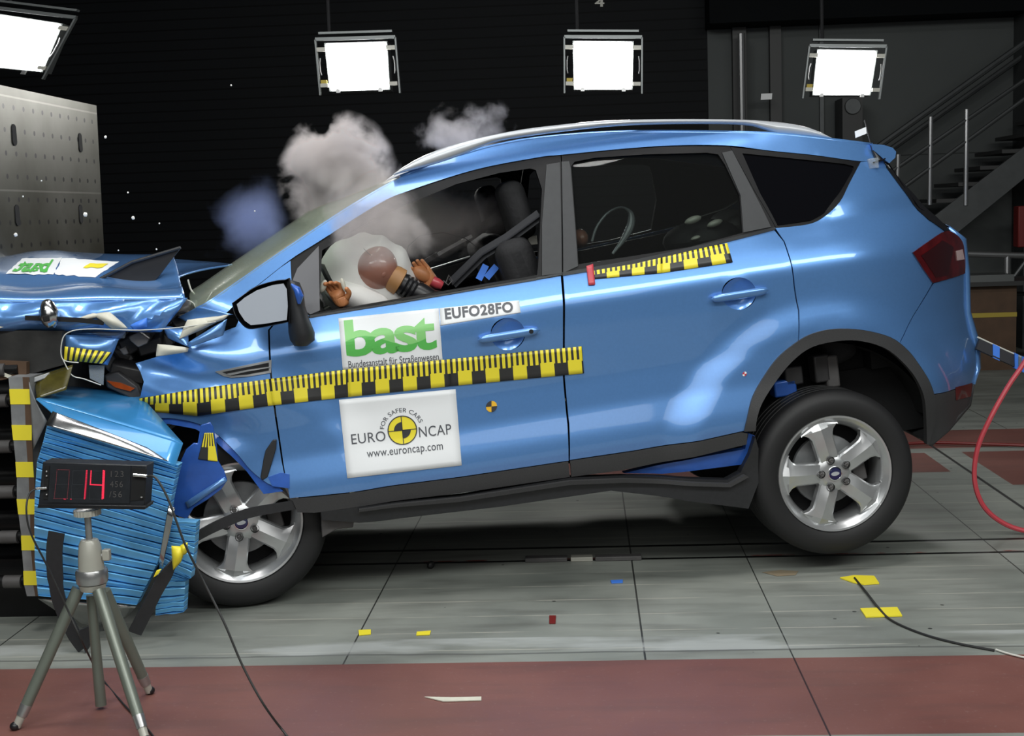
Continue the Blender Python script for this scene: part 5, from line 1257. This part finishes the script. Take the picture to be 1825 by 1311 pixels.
MB().tube([XP_(238, 846, TY-.05), XP_(262, 848, TY-.05)], .006, 12).build('connector', 'chrome', dsp)
MB().tube([XP_(66, 870, TY-.05), XP_(84, 869, TY-.05)], .005, 12).build('connector', 'chrome', dsp)
for y in (848, 840, 881): MB().ell(XP_(83, y, TY-.047), .003, .003, .003, 8, 6).build('screw', 'rail', dsp)
MB().ell(XP_(252, 886, TY-.047), .004, .003, .003, 8, 6).build('screw', 'rail', dsp)
# cables
def cab(name, pts_, r, m, label, cat='cable'):
    o = MB().tube([tuple(p) for p in cr(pts_, 8)], r, 8).build(name, m); return tag(o, label, cat)
cab('cable', [pt(262, 848, TY-.05), pt(278, 852, TY-.06), pt(300, 890, TY-.08), pt(330, 970, TY-.1), pt(365, 1040, TY-.1), pt(400, 1110, TY-.15), pt(432, 1185, 3.82), pt(470, 1255, 3.78), gz(510, 1311)+Vector((0, 0, .004)), gz(560, 1370)+Vector((0, 0, .004))], .0036, 'cable', 'black cable running from the display down to the red floor')
cab('cable', [pt(66, 870, TY-.05), pt(52, 880, TY-.06), pt(47, 910, TY-.08), pt(55, 950, TY-.08), pt(85, 1010, TY-.06), pt(120, 1085, TY-.06), pt(150, 1150, TY-.06), gz(180, 1215)+Vector((0, 0, .02)), gz(225, 1262)+Vector((0, 0, .005)), gz(262, 1300)+Vector((0, 0, .005)), gz(300, 1350)+Vector((0, 0, .005))], .003, 'cable', 'black cable looping from the display behind the tripod legs')
# umbilical bundle and red hose at the right
um = [O+U*p.x+Nn*p.y+Wv*p.z for p in (PD(1742, 612, .5), PD(1785, 632, .5), PD(1825, 650, .5), PD(1880, 672, .5))]
ur = empty('umbilical_strap', um[1], 'black strap with blue tape leaving the rear bumper', 'strap')
MB().strap([p-um[1] for p in um], .055, (0, .2, 1), .015).build('strap', 'belt', ur)
up_ = [p-um[1]+Vector((0, 0, .03)) for p in um]; MB().tube(up_, .004, 6).build('cord', 'wire', ur)
for a in (.55, ):
    p = um[0].lerp(um[1], .75)-um[1]; d = (um[1]-um[0]).normalized(); MB().obox(p, d*.018, (0, .012, 0), (0, 0, .032)).build('blue_tape', 'bluecut', ur)
for k in range(3):
    p = um[1].lerp(um[2], .62+k*.16)-um[1]; MB().obox(p, d*.009, (0, .016, 0), (0, 0, .036)).build('blue_tape', 'clear' if k == 1 else 'bluecut', ur)
yh = um[2].y-.1
hp = [pt(1850, 600, yh), pt(1826, 645, yh), pt(1797, 688, yh), pt(1765, 745, yh), pt(1742, 800, yh), pt(1737, 855, yh), pt(1752, 900, yh), pt(1785, 930, yh), pt(1830, 946, yh), pt(1900, 950, yh)]
cab('hose', hp, .0115, 'hose', 'thick red hose looping down at the right edge', 'hose')
cab('hose', [gz(1600, 797)+Vector((0, 0, .02)), gz(1660, 794)+Vector((0, 0, .02)), gz(1740, 796)+Vector((0, 0, .02)), gz(1860, 798)+Vector((0, 0, .012))], .010, 'redbox', 'dark red hose lying flat on the floor behind the rear wheel', 'hose')
# ------------------------------------------------------------------ things on the floor
def scrap(name, pts_, m, label, cat='tape', z=.003, group=None):
    return tag(MB().prism([gz(x, y)+Vector((0, 0, .0015)) for x, y in pts_], (0, 0, z)).build(name, m, smooth=False), label, cat, group)
cab('cable', [gz(1523, 1033)+Vector((0, 0, .008)), gz(1545, 1060)+Vector((0, 0, .008)), gz(1567, 1088)+Vector((0, 0, .008)), gz(1590, 1108)+Vector((0, 0, .005)), gz(1640, 1130)+Vector((0, 0, .005)), gz(1700, 1147)+Vector((0, 0, .005)), gz(1772, 1161)+Vector((0, 0, .005))], .0045, 'cable', 'black cable taped to the grey floor in front of the rear wheel')
cab('cable', [gz(1775, 1160)+Vector((0, 0, .006)), gz(1800, 1168)+Vector((0, 0, .006)), gz(1850, 1180)+Vector((0, 0, .006))], .0035, 'wire', 'pale cable end at the right edge on the red paint')
scrap('tape_strip', [(1497, 1031), (1522, 1027), (1558, 1028), (1567, 1041), (1540, 1043), (1520, 1039)], 'yel', 'crumpled yellow tape nearer the rear wheel holding the floor cable', z=.005)
scrap('tape_strip', [(1533, 1086), (1599, 1084), (1608, 1099), (1543, 1101)], 'yel', 'flat yellow tape holding the floor cable, nearer the red paint', z=.005)
scrap('tape_scrap', [(639, 1124), (661, 1123), (661, 1131), (640, 1133)], 'yel', 'small yellow tape scrap on grey boards, the left one of two', 'tape')
scrap('tape_scrap', [(743, 1127), (768, 1125), (766, 1132), (742, 1133)], 'yel', 'small yellow tape scrap on grey boards, the right one of two', 'tape')
scrap('red_scrap', [(979, 1098), (991, 1098), (990, 1112), (979, 1112)], 'redbox', 'small red square on the grey boards', 'tape')
scrap('blue_scrap', [(1088, 1035), (1110, 1034), (1110, 1039), (1090, 1040)], 'bluecut', 'tiny blue tape piece by the board joint', 'tape')
scrap('white_strip', [(757, 1243), (805, 1244), (858, 1243), (858, 1249), (790, 1251)], 'cream', 'thin white splinter lying on the red paint', 'splinter')
scrap('wood_patch', [(1358, 1020), (1390, 1016), (1423, 1018), (1418, 1025), (1385, 1027)], 'worn', 'worn tan patch on the boards before the rear wheel', 'patch', z=.0005)
tag(MB().ell(gz(768, 1012)+Vector((0, 0, .015)), .018, .02, .018, 10, 8, fn=lambda p, d: p*(1+.3*noise.noise(d*2))).build('rubber_chunk', 'cable'), 'black broken chunk beside the floor slot under the front door', 'debris')
for x0, x1, lab in ((940, 1012, 'left grey block lying under the car by the slot'), (1018, 1056, 'middle pale block lying under the car by the slot'), (1060, 1140, 'right dark block lying under the car by the slot')):
    a = gz(x0, 977); b = gz(x1, 977)
    tag(MB().box((a.x, 5.75, 0), (b.x, 5.80, .02)).build('floor_block', 'dgrey' if x0 != 1018 else 'tripodh', bevel=.003), lab, 'block')
# flying fragments
frg = [(188, 244, 2.5, 'bright speck just right of the plate, near its top'), (28, 418, 3.5, 'white fragment before the plate at the left, above the bonnet sticker'), (152, 382, 4, 'bright fragment over the lower right slot of the plate'), (237, 388, 3.2, 'bright fragment in the air right of the plate'), (228, 343, 1.6, 'tiny speck in the dark, highest right of the plate'), (279, 444, 1.6, 'speck just above the raised black panel'), (41, 350, 1.5, 'tiny speck before the plate near its lower left slot'), (284, 398, 1.4, 'tiny speck in the dark right of the bright fragment'), (454, 376, 1.4, 'tiny speck before the blue smoke'), (412, 152, 1.6, 'tiny speck high in the dark between the left floodlights'), (74, 322, 1.4, 'tiny speck at the middle of the plate'), (211, 446, 1.4, 'tiny speck right above the bonnet rear')]
for i, (x, y, s_, lab) in enumerate(frg):
    p = pt(x, y, 5.4); r = s_/2350*5.4
    tag(MB().ell(p, r, r*.8, r, 8, 6, fn=lambda q, d: q*(1+.35*noise.noise(d*2+Vector((i, 0, 0))))).build('flying_fragment', 'bag'), lab, 'fragment', 'fragments flying off the impact')

# ------------------------------------------------------------------ smoke
def smoke(name, c, rad, dens, col, label, scale=3., thr=.45, seed=0., soft=.5, contrast=.22, fade=.22):
    m = bpy.data.materials.new(name); m.use_nodes = True; nt = m.node_tree; nt.nodes.clear(); L = nt.links
    out = nt.nodes.new('ShaderNodeOutputMaterial'); pv = nt.nodes.new('ShaderNodeVolumePrincipled'); L.new(pv.outputs[0], out.inputs['Volume'])
    pv.inputs['Color'].default_value = (*col, 1); pv.inputs['Anisotropy'].default_value = .1
    tc = nt.nodes.new('ShaderNodeTexCoord'); geo = nt.nodes.new('ShaderNodeNewGeometry')
    ln = nt.nodes.new('ShaderNodeVectorMath'); ln.operation = 'LENGTH'; L.new(tc.outputs['Object'], ln.inputs[0])
    mp = nt.nodes.new('ShaderNodeMapping'); mp.inputs['Location'].default_value = (seed, seed*2, seed*.7); L.new(geo.outputs['Position'], mp.inputs[0])
    n = nt.nodes.new('ShaderNodeTexNoise'); n.inputs['Scale'].default_value = scale; n.inputs['Detail'].default_value = 5; n.inputs['Roughness'].default_value = .58; n.inputs['Distortion'].default_value = .35; L.new(mp.outputs[0], n.inputs[0])
    fall = math_node(nt, 'SUBTRACT', 1., ln.outputs['Value'])
    v = math_node(nt, 'ADD', math_node(nt, 'MULTIPLY', math_node(nt, 'SUBTRACT', n.outputs['Fac'], thr), 1/contrast), math_node(nt, 'MULTIPLY', math_node(nt, 'SUBTRACT', fall, soft), 2.2))
    cl_ = nt.nodes.new('ShaderNodeClamp'); L.new(v, cl_.inputs[0])
    ed = nt.nodes.new('ShaderNodeMapRange'); ed.inputs[1].default_value = 0; ed.inputs[2].default_value = fade; L.new(fall, ed.inputs[0])
    L.new(math_node(nt, 'MULTIPLY', math_node(nt, 'MULTIPLY', cl_.outputs[0], ed.outputs[0]), dens), pv.inputs['Density'])
    mb = MB().ell((0, 0, 0), 1, 1, 1, 24, 16); o = mb.build(name, m); o.location = c; o.scale = rad
    tag(o, label, 'smoke', kind='stuff'); return o
SCOL = (.93, .87, .86)
smoke('smoke_cloud', pt(605, 318, 5.9), (.29, .26, .31), 42, SCOL, 'dense pinkish grey smoke plume billowing over the windscreen', 4.2, .42, .0, .33)
smoke('smoke_cloud', pt(685, 385, 5.12), (.34, .13, .24), 13, SCOL, 'thin pinkish haze drifting across the front window pillar', 3.6, .45, 3., .36)
smoke('smoke_cloud', pt(830, 238, 6.2), (.32, .22, .20), 6.5, SCOL, 'wispy grey smoke rising above the roof rail', 8., .50, 5., .42)
smoke('smoke_cloud', pt(450, 400, 5.9), (.30, .24, .31), 3.4, (.50, .60, 1.), 'faint bluish smoke left of the windscreen pillar', 4.5, .44, 9.3, .45, .3, .7)
smoke('smoke_cloud', pt(745, 395, 5.95), (.44, .30, .27), 10.0, SCOL, 'grey smoke inside the cabin behind the front window', 4.5, .45, 11., .40)
SC.cycles.volume_bounces = 2
SC.cycles.volume_max_steps = 256
